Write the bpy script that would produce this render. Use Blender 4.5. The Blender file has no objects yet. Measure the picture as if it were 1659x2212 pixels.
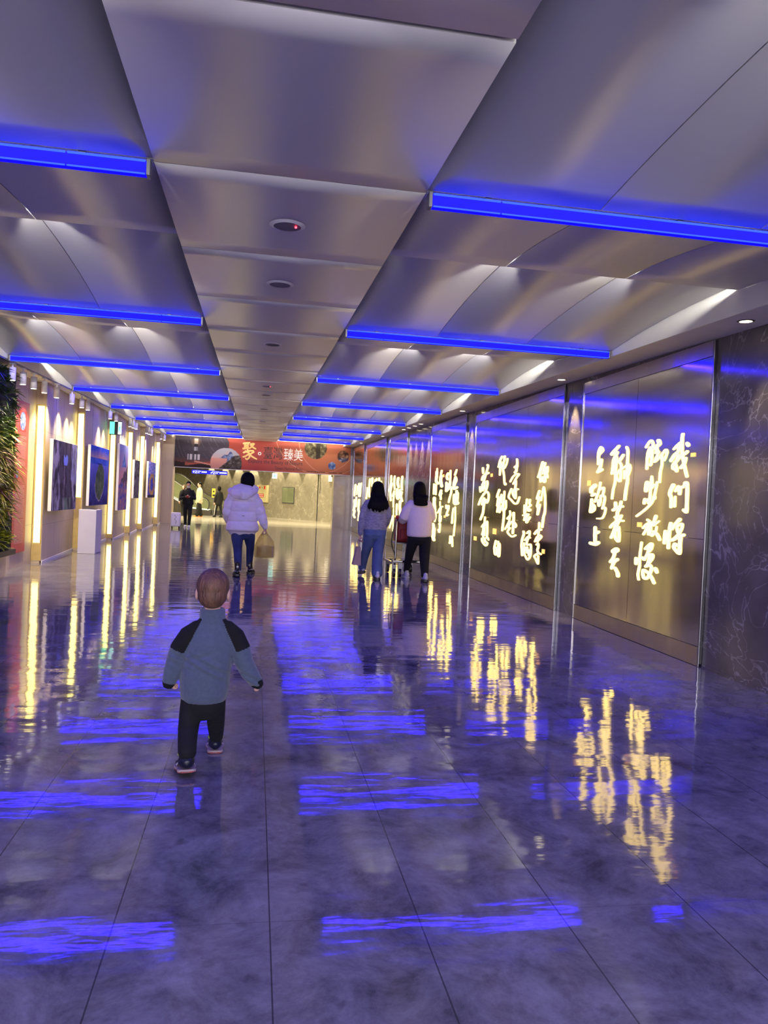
import bpy, bmesh, math, random
from mathutils import Vector, Matrix, noise
random.seed(7)
S = bpy.context.scene
COL = S.collection
# ------------------------------------------------------------------ camera, world, exposure
CAM_H = 1.25
yaw, pitch, roll = 0.167923069, -0.0165459160, 0.0462196266
fw = Vector((math.sin(yaw)*math.cos(pitch), math.cos(yaw)*math.cos(pitch), math.sin(pitch)))
rt = Vector((math.cos(yaw), -math.sin(yaw), 0)); up = rt.cross(fw)
r2 = rt*math.cos(roll) + up*math.sin(roll); u2 = up*math.cos(roll) - rt*math.sin(roll)
cam = bpy.data.cameras.new('camera'); camo = bpy.data.objects.new('camera', cam); COL.objects.link(camo)
cam.sensor_fit = 'VERTICAL'; cam.sensor_height = 36; cam.lens = 1650/2212*36; cam.clip_start = .05; cam.clip_end = 200
M = Matrix(((r2.x, u2.x, -fw.x, 0), (r2.y, u2.y, -fw.y, 0), (r2.z, u2.z, -fw.z, CAM_H), (0, 0, 0, 1)))
camo.matrix_world = M
S.camera = camo
W = bpy.data.worlds.new('world'); S.world = W; W.use_nodes = True
W.node_tree.nodes['Background'].inputs[0].default_value = (.62, .60, .66, 1)
W.node_tree.nodes['Background'].inputs[1].default_value = 4.6
S.view_settings.view_transform = 'Standard'; S.view_settings.look = 'None'
S.view_settings.gamma = 1; S.view_settings.use_curve_mapping = False
S.view_settings.exposure = 0.72
S.cycles.use_denoising = True
S.cycles.max_bounces = 6; S.cycles.diffuse_bounces = 4; S.cycles.glossy_bounces = 4; S.cycles.transmission_bounces = 4
S.cycles.transparent_max_bounces = 6
S.cycles.caustics_reflective = False; S.cycles.caustics_refractive = False
S.cycles.sample_clamp_indirect = 6

def lin(c): return tuple((v/12.92 if v <= .04045 else ((v+.055)/1.055)**2.4) for v in [k/255 for k in c])
def area(name, loc, rot, sx, sy, power, col, spread=180):
    l = bpy.data.lights.new(name, 'AREA'); l.shape = 'RECTANGLE'; l.size = sx; l.size_y = sy
    l.energy = power; l.color = col; l.spread = math.radians(spread)
    o = bpy.data.objects.new(name, l); COL.objects.link(o); o.location = loc; o.rotation_euler = rot
    return o
def spot(name, loc, target, power, col, ang=50, blend=.6, rad=.03):
    l = bpy.data.lights.new(name, 'SPOT'); l.energy = power; l.color = col; l.spot_size = math.radians(ang); l.spot_blend = blend
    l.shadow_soft_size = rad
    o = bpy.data.objects.new(name, l); COL.objects.link(o); o.location = loc
    o.rotation_euler = (Vector(target)-Vector(loc)).to_track_quat('-Z', 'Y').to_euler()
    return o
WARM = (1, .80, .48); BLUE = (.03, .012, 1)
M_FASC_COL = (238, 236, 226)
def zc(y): return 2.60 + .022*y           # the ceiling plane rises a little along the passage
BAR0, BARD = 3.50, 3.345                  # first blue light bar and their spacing
XL, XR = -3.30, 3.63                      # side walls
SL, SR = -.497, .72                       # centre strip edges
FL, FR = -3.10, 3.28                      # soffit fascias
# the hall the passage opens into: warm ceiling lamps
for x, y in ((-6, 35), (-1.5, 34), (2.5, 33.5), (-3.0, 37.6), (-8, 37.5)):
    area('hall_lamp', (x, y, 3.25), (0, 0, 0), 1.8, 1.2, 215, (1, .86, .54))
# fill lamp added out of view behind the photographer, at the near mouth of the passage
area('lobby_lamp', (.1, -3.2, 2.45), (math.radians(25), 0, 0), 4.5, 1.2, 200, (.90, .87, 1))
# blue light bars overhead, before the first one in view
for x0, x1 in ((SR, FR), (FL, SL)):
    area('bar_lamp', ((x0+x1)/2, BAR0-BARD, zc(0)-.07), (0, 0, 0), x1-x0, .06, 26, (.10, .05, 1))

spot('plant_fill_spot', (-1.5, 2.4, 2.62), (-3.1, 10.0, 1.15), 1100, (1, .86, .50), 30, .5, .05)  # unseen spot added to brighten the plant wall

# ------------------------------------------------------------------ materials
def nt(name):
    m = bpy.data.materials.new(name); m.use_nodes = True
    t = m.node_tree; return m, t, t.nodes['Principled BSDF'], t.nodes, t.links
def mat(name, col, rough=.6, metal=0, spec=.5, nscale=0, namp=.15, bump=0, bscale=60, emit=None, es=0, alpha=1, trans=0, sheen=0, stretch=(1, 1, 1)):
    m, t, b, N, L = nt(name)
    c = lin(col)
    b.inputs['Roughness'].default_value = rough; b.inputs['Metallic'].default_value = metal
    b.inputs['Specular IOR Level'].default_value = spec
    b.inputs['Base Color'].default_value = (*c, 1)
    if sheen: b.inputs['Sheen Weight'].default_value = sheen
    if alpha < 1: b.inputs['Alpha'].default_value = alpha
    if trans: b.inputs['Transmission Weight'].default_value = trans
    if nscale or bump:
        tc = N.new('ShaderNodeTexCoord'); mp = N.new('ShaderNodeMapping'); mp.inputs['Scale'].default_value = stretch
        L.new(tc.outputs['Object'], mp.inputs['Vector'])
    if nscale:
        n = N.new('ShaderNodeTexNoise'); n.inputs['Scale'].default_value = nscale; n.inputs['Detail'].default_value = 6
        L.new(mp.outputs[0], n.inputs['Vector'])
        r = N.new('ShaderNodeValToRGB'); r.color_ramp.elements[0].position = .3; r.color_ramp.elements[1].position = .7
        r.color_ramp.elements[0].color = (*[v*(1-namp) for v in c], 1); r.color_ramp.elements[1].color = (*[min(1, v*(1+namp)) for v in c], 1)
        L.new(n.outputs['Fac'], r.inputs[0]); L.new(r.outputs[0], b.inputs['Base Color'])
    if bump:
        n2 = N.new('ShaderNodeTexNoise'); n2.inputs['Scale'].default_value = bscale; n2.inputs['Detail'].default_value = 3
        L.new(mp.outputs[0], n2.inputs['Vector'])
        bp = N.new('ShaderNodeBump'); bp.inputs['Strength'].default_value = bump; bp.inputs['Distance'].default_value = .02
        L.new(n2.outputs['Fac'], bp.inputs['Height']); L.new(bp.outputs[0], b.inputs['Normal'])
    if emit:
        b.inputs['Emission Color'].default_value = (*emit, 1); b.inputs['Emission Strength'].default_value = es
    return m
def emat(name, col, s):
    m, t, b, N, L = nt(name)
    b.inputs['Base Color'].default_value = (.02, .02, .02, 1); b.inputs['Specular IOR Level'].default_value = 0; b.inputs['Roughness'].default_value = 1
    b.inputs['Emission Color'].default_value = (*col, 1); b.inputs['Emission Strength'].default_value = s
    return m
def vmat(name, rough=.8, spec=.12):
    m, t, b, N, L = nt(name)
    a = N.new('ShaderNodeAttribute'); a.attribute_name = 'print'
    L.new(a.outputs['Color'], b.inputs['Base Color']); b.inputs['Roughness'].default_value = rough
    b.inputs['Specular IOR Level'].default_value = spec
    return m
def math_node(N, L, op, a, b=None, c=None):
    n = N.new('ShaderNodeMath'); n.operation = op
    for i, v in enumerate((a, b, c)):
        if v is None: continue
        if isinstance(v, (int, float)): n.inputs[i].default_value = v
        else: L.new(v, n.inputs[i])
    return n.outputs[0]

def floor_mat(name, dark, light, rough, ripple, joints=True):
    m, t, b, N, L = nt(name)
    tc = N.new('ShaderNodeTexCoord'); sep = N.new('ShaderNodeSeparateXYZ'); L.new(tc.outputs['Object'], sep.inputs[0])
    n1 = N.new('ShaderNodeTexNoise'); n1.inputs['Scale'].default_value = 3.4; n1.inputs['Detail'].default_value = 12; n1.inputs['Roughness'].default_value = .76; n1.inputs['Distortion'].default_value = .35
    L.new(tc.outputs['Object'], n1.inputs['Vector'])
    r = N.new('ShaderNodeValToRGB'); e = r.color_ramp.elements
    e[0].position = .34; e[0].color = (*dark, 1); e[1].position = .66; e[1].color = (*light, 1)
    L.new(n1.outputs['Fac'], r.inputs[0])
    # dark specks and thin veins
    n3 = N.new('ShaderNodeTexNoise'); n3.inputs['Scale'].default_value = 11; n3.inputs['Detail'].default_value = 5
    L.new(tc.outputs['Object'], n3.inputs['Vector'])
    v = math_node(N, L, 'SUBTRACT', n3.outputs['Fac'], .60); v = math_node(N, L, 'MULTIPLY', v, 7.0); 
    cl = N.new('ShaderNodeClamp'); L.new(v, cl.inputs[0])
    mx = N.new('ShaderNodeMixRGB'); mx.inputs[2].default_value = (*[k*.55 for k in dark], 1)
    L.new(math_node(N, L, 'MULTIPLY', cl.outputs[0], .55), mx.inputs[0]); L.new(r.outputs[0], mx.inputs[1])
    out = mx.outputs[0]
    if joints:
        P = .442
        a = math_node(N, L, 'ADD', sep.outputs['X'], 100*P - .095); a = math_node(N, L, 'MODULO', a, P); a = math_node(N, L, 'SUBTRACT', a, P/2)
        a = math_node(N, L, 'ABSOLUTE', a); a = math_node(N, L, 'GREATER_THAN', a, P/2-.0022)
        d = math_node(N, L, 'ADD', sep.outputs['Y'], 101.2); d = math_node(N, L, 'MODULO', d, .884); d = math_node(N, L, 'LESS_THAN', d, .003)
        d = math_node(N, L, 'MULTIPLY', d, .45)
        j = math_node(N, L, 'MAXIMUM', a, d)
        mj = N.new('ShaderNodeMixRGB'); mj.inputs[2].default_value = (.03, .028, .03, 1); L.new(math_node(N, L, 'MULTIPLY', j, .8), mj.inputs[0]); L.new(out, mj.inputs[1]); out = mj.outputs[0]
    L.new(out, b.inputs['Base Color'])
    rr = N.new('ShaderNodeMapRange'); L.new(n1.outputs['Fac'], rr.inputs[0]); rr.inputs[1].default_value = .3; rr.inputs[2].default_value = .7; rr.inputs[3].default_value = rough; rr.inputs[4].default_value = rough*1.9
    L.new(rr.outputs[0], b.inputs['Roughness'])
    b.inputs['Specular IOR Level'].default_value = .62
    nb = N.new('ShaderNodeTexNoise'); nb.inputs['Scale'].default_value = 3.4; nb.inputs['Detail'].default_value = 4.5; nb.inputs['Roughness'].default_value = .42
    mpn = N.new('ShaderNodeMapping'); mpn.inputs['Scale'].default_value = (.55, 1.55, 1); L.new(tc.outputs['Object'], mpn.inputs[0]); L.new(mpn.outputs[0], nb.inputs['Vector'])
    bp = N.new('ShaderNodeBump'); bp.inputs['Strength'].default_value = ripple; bp.inputs['Distance'].default_value = .01
    L.new(nb.outputs['Fac'], bp.inputs['Height']); L.new(bp.outputs[0], b.inputs['Normal'])
    return m
def marble(name, base, vein, rough=.12, scale=2.2, vw=.5, con=.24):
    m, t, b, N, L = nt(name)
    tc = N.new('ShaderNodeTexCoord')
    n0 = N.new('ShaderNodeTexNoise'); n0.inputs['Scale'].default_value = 1.3; n0.inputs['Detail'].default_value = 6
    L.new(tc.outputs['Object'], n0.inputs['Vector'])
    w = N.new('ShaderNodeMixRGB'); w.inputs[0].default_value = .62; n0.inputs['Distortion'].default_value = 1.2; L.new(tc.outputs['Object'], w.inputs[1]); L.new(n0.outputs['Color'], w.inputs[2])
    vo = N.new('ShaderNodeTexVoronoi'); vo.feature = 'DISTANCE_TO_EDGE'; vo.inputs['Scale'].default_value = scale
    L.new(w.outputs[0], vo.inputs['Vector'])
    k = N.new('ShaderNodeMapRange'); L.new(vo.outputs['Distance'], k.inputs[0]); k.inputs[1].default_value = 0; k.inputs[2].default_value = .035; k.inputs[3].default_value = 1; k.inputs[4].default_value = 0
    n2 = N.new('ShaderNodeTexNoise'); n2.inputs['Scale'].default_value = 4; n2.inputs['Detail'].default_value = 8; L.new(tc.outputs['Object'], n2.inputs['Vector'])
    k2 = math_node(N, L, 'MULTIPLY', k.outputs[0], n2.outputs['Fac']); k2 = math_node(N, L, 'MULTIPLY', k2, n2.outputs['Fac']); k2 = math_node(N, L, 'MULTIPLY', k2, n2.outputs['Fac']); k2 = math_node(N, L, 'MULTIPLY', k2, vw*7)
    r = N.new('ShaderNodeValToRGB'); e = r.color_ramp.elements; e[0].position = .3; e[1].position = .72
    e[0].color = (*[v*(1-con) for v in base], 1); e[1].color = (*[v*(1+con) for v in base], 1); L.new(n2.outputs['Fac'], r.inputs[0])
    mx = N.new('ShaderNodeMixRGB'); L.new(k2, mx.inputs[0]); L.new(r.outputs[0], mx.inputs[1]); mx.inputs[2].default_value = (*vein, 1)
    L.new(mx.outputs[0], b.inputs['Base Color']); b.inputs['Roughness'].default_value = rough
    return m
def brushed(name, col, rough, wav, metal=1, aniso=.6, stretch=(1, .7, .16), wscale=3.0):
    m, t, b, N, L = nt(name)
    tc = N.new('ShaderNodeTexCoord'); mp = N.new('ShaderNodeMapping'); mp.inputs['Scale'].default_value = stretch
    L.new(tc.outputs['Object'], mp.inputs[0])
    n = N.new('ShaderNodeTexNoise'); n.inputs['Scale'].default_value = wscale; n.inputs['Detail'].default_value = 1.5; L.new(mp.outputs[0], n.inputs['Vector'])
    bp = N.new('ShaderNodeBump'); bp.inputs['Strength'].default_value = wav; bp.inputs['Distance'].default_value = .05
    L.new(n.outputs['Fac'], bp.inputs['Height']); L.new(bp.outputs[0], b.inputs['Normal'])
    b.inputs['Base Color'].default_value = (*col, 1); b.inputs['Metallic'].default_value = metal; b.inputs['Roughness'].default_value = rough
    b.inputs['Specular IOR Level'].default_value = .5
    return m

M_FLOOR = floor_mat('polished_grey_stone', (.070, .066, .074), (.26, .25, .265), .042, .30)
M_HALLF = floor_mat('lit_floor_stone', (.34, .31, .26), (.46, .43, .37), .09, .12, False)  # same floor stone made paler: the hall's brighter lighting put into the colour
M_CEIL = brushed('anodised_ceiling_panel', (.66, .645, .64), .42, .006, metal=.28, stretch=(.5, .5, .5), wscale=1.2)
M_STRIP = brushed('anodised_centre_panel', (.62, .60, .61), .42, .008, metal=.25, stretch=(.5, .5, .5), wscale=1.2)
M_SOFF = mat('painted_soffit', (234, 226, 228), .55, nscale=3, namp=.05)
M_STEEL = brushed('bronze_steel_sheet', (.47, .43, .375), .12, .10)
M_KICK = brushed('scuffed_kick_plate', (.42, .37, .30), .30, .3, wscale=9)
M_CHROME = mat('chrome', (150, 148, 150), .14, 1, nscale=5, namp=.04)
M_MARB = marble('dark_marble', (.115, .098, .092), (.30, .27, .26), .13, 7.5, .75)
M_MARBF = marble('cream_marble', (.27, .245, .19), (.46, .43, .35), .22, 2.6, .6, .10)
M_WOOD = mat('pale_veneer', (196, 176, 148), .35, nscale=6, namp=.07, stretch=(1, 1, .1))
M_WHITE = mat('white_paint', (226, 222, 222), .45, nscale=4, namp=.03)
M_BLACK = mat('black_plastic', (16, 16, 18), .4, nscale=20, namp=.2)
M_GREY = mat('grey_metal', (120, 120, 124), .35, .6, nscale=8, namp=.1)
M_BLUEB = emat('blue_light_tube', (.0025, .0008, 1), 1.4)
M_BLUEE = emat('blue_light_rim', (.025, .075, 1), 1.3)
M_LET = emat('glowing_letter', (1, .70, .19), 2.8)
M_SEAL = emat('glowing_red_seal', (1, .45, .13), 1.3)
M_STRIPL = emat('warm_light_strip', (1, .82, .20), 4.2)
M_GOLD = mat('gold_edge_trim', (196, 172, 112), .4, .3, nscale=10, namp=.1)

# ------------------------------------------------------------------ helpers
def new(name, bm, m, parent=None, smooth=False, kind=None):
    me = bpy.data.meshes.new(name); bm.normal_update(); bm.to_mesh(me); bm.free()
    for k in (m if isinstance(m, (list, tuple)) else [m]): me.materials.append(k)
    if smooth:
        for p in me.polygons: p.use_smooth = True
    o = bpy.data.objects.new(name, me); COL.objects.link(o)
    if parent: o.parent = parent
    if kind: o['kind'] = kind
    return o
def tag(o, label, cat, group=None, kind=None):
    o['label'] = label; o['category'] = cat
    if group: o['group'] = group
    if kind: o['kind'] = kind
    return o
def thing(name, loc, label, cat, group=None, rz=0):
    o = bpy.data.objects.new(name, None); COL.objects.link(o); o.location = loc; o.rotation_euler = (0, 0, rz); o.empty_display_size = .1
    return tag(o, label, cat, group)
def dup(root, loc, label=None):
    r = root.copy(); COL.objects.link(r); r.location = loc
    if label: r['label'] = label
    for ch in list(root.children):
        c = ch.copy(); COL.objects.link(c); c.parent = r
        for g in list(ch.children):
            d = g.copy(); COL.objects.link(d); d.parent = c
    return r
def BM(): return bmesh.new()
def box(bm, x0, x1, y0, y1, z0, z1, mi=0, bev=0):
    r = bmesh.ops.create_cube(bm, size=1)
    for v in r['verts']: v.co = Vector((x0+(v.co.x+.5)*(x1-x0), y0+(v.co.y+.5)*(y1-y0), z0+(v.co.z+.5)*(z1-z0)))
    fs = set(f for v in r['verts'] for f in v.link_faces)
    for f in fs: f.material_index = mi
    if bev:
        es = list(set(e for f in fs for e in f.edges))
        bmesh.ops.bevel(bm, geom=es, offset=bev, segments=2, affect='EDGES', profile=.5)
    return bm
def prism(bm, pts, d, mi=0):
    """closed polygon of 3D points pushed along d"""
    d = Vector(d); a = [bm.verts.new(p) for p in pts]; b = [bm.verts.new(Vector(p)+d) for p in pts]
    n = len(pts); fs = [bm.faces.new(a), bm.faces.new(b[::-1])]
    for i in range(n): fs.append(bm.faces.new((a[i], b[i], b[(i+1) % n], a[(i+1) % n])))
    for f in fs: f.material_index = mi
    bmesh.ops.recalc_face_normals(bm, faces=fs)
    return bm
def cyl(bm, c, r, h, n=20, axis='Z', r2=None, mi=0):
    c = Vector(c); r2 = r if r2 is None else r2
    def P(a, rr, t):
        x, y = rr*math.cos(a), rr*math.sin(a)
        return c + Vector({'Z': (x, y, t), 'Y': (x, t, y), 'X': (t, x, y)}[axis])
    A = [bm.verts.new(P(2*math.pi*i/n, r, 0)) for i in range(n)]; B = [bm.verts.new(P(2*math.pi*i/n, r2, h)) for i in range(n)]
    fs = [bm.faces.new(A), bm.faces.new(B[::-1])] + [bm.faces.new((A[i], A[(i+1) % n], B[(i+1) % n], B[i])) for i in range(n)]
    for f in fs: f.material_index = mi
    bmesh.ops.recalc_face_normals(bm, faces=fs)
    return bm
def tube(bm, pts, r, n=10, closed=False):
    pts = [Vector(p) for p in pts]; N = len(pts); rings = []; prev = None
    rs = r if isinstance(r, (list, tuple)) else [r]*N
    for i, p in enumerate(pts):
        if closed: t = pts[(i+1) % N]-pts[i-1]
        else: t = pts[min(i+1, N-1)]-pts[max(i-1, 0)]
        t.normalize()
        if prev is None:
            a = Vector((0, 0, 1)) if abs(t.z) < .9 else Vector((1, 0, 0)); s = t.cross(a).normalized()
        else: s = (prev - t*prev.dot(t)).normalized()
        prev = s; u = t.cross(s)
        rings.append([bm.verts.new(p+(s*math.cos(2*math.pi*k/n)+u*math.sin(2*math.pi*k/n))*rs[i]) for k in range(n)])
    for i in range(N if closed else N-1):
        A, B = rings[i], rings[(i+1) % N]
        for k in range(n): bm.faces.new((A[k], A[(k+1) % n], B[(k+1) % n], B[k]))
    if not closed: bm.faces.new(rings[0][::-1]); bm.faces.new(rings[-1])
    return bm
def smooth_path(pts, k=6):
    P = [Vector(p) for p in pts]; out = []
    for i in range(len(P)-1):
        a, b, c, d = P[max(i-1, 0)], P[i], P[i+1], P[min(i+2, len(P)-1)]
        for j in range(k):
            t = j/k; out.append(.5*((2*b)+(c-a)*t+(2*a-5*b+4*c-d)*t*t+(3*b-a-3*c+d)*t**3))
    out.append(P[-1]); return out
def picture(name, fn, nx, ny, o, ux, uy, m, parent=None):
    """flat printed picture: a grid of coloured vertices; o = lower left corner, ux / uy span it"""
    o, ux, uy = Vector(o), Vector(ux), Vector(uy)
    me = bpy.data.meshes.new(name)
    vs = [o+ux*(i/nx)+uy*(j/ny) for j in range(ny+1) for i in range(nx+1)]
    fs = [(j*(nx+1)+i, j*(nx+1)+i+1, (j+1)*(nx+1)+i+1, (j+1)*(nx+1)+i) for j in range(ny) for i in range(nx)]
    me.from_pydata(vs, [], fs)
    ca = me.color_attributes.new('print', 'FLOAT_COLOR', 'POINT')
    for j in range(ny+1):
        for i in range(nx+1): ca.data[j*(nx+1)+i].color = (*lin(fn(i/nx, j/ny)), 1)
    me.materials.append(m); ob = bpy.data.objects.new(name, me); COL.objects.link(ob)
    if parent: ob.parent = parent
    return ob
def text(name, s, o, ux, uy, w, h, m, parent=None, depth=.004, fit=True):
    """lettering laid out from o along ux (unit) and uy (unit), fitted to w x h"""
    cu = bpy.data.curves.new(name, 'FONT'); cu.body = s; cu.resolution_u = 3; cu.extrude = 0
    tmp = bpy.data.objects.new(name, cu); COL.objects.link(tmp)
    dg = bpy.context.evaluated_depsgraph_get(); me = bpy.data.meshes.new_from_object(tmp.evaluated_get(dg))
    bpy.data.objects.remove(tmp); bpy.data.curves.remove(cu)
    xs = [v.co.x for v in me.vertices]; ys = [v.co.y for v in me.vertices]
    x0, x1, y0, y1 = min(xs), max(xs), min(ys), max(ys); o, ux, uy = Vector(o), Vector(ux), Vector(uy); nn = ux.cross(uy)
    for v in me.vertices: v.co = o+ux*((v.co.x-x0)/(x1-x0)*w)+uy*((v.co.y-y0)/(y1-y0)*h)+nn*depth
    me.materials.clear(); me.materials.append(m)
    ob = bpy.data.objects.new(name, me); COL.objects.link(ob)
    if parent: ob.parent = parent
    return ob
def mixc(a, b, t):
    t = max(0, min(1, t)); return tuple(a[i]*(1-t)+b[i]*t for i in range(3))
def fbm(x, y, z=0, o=4): return noise.fractal(Vector((x, y, z)), 1, 2, o)
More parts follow.
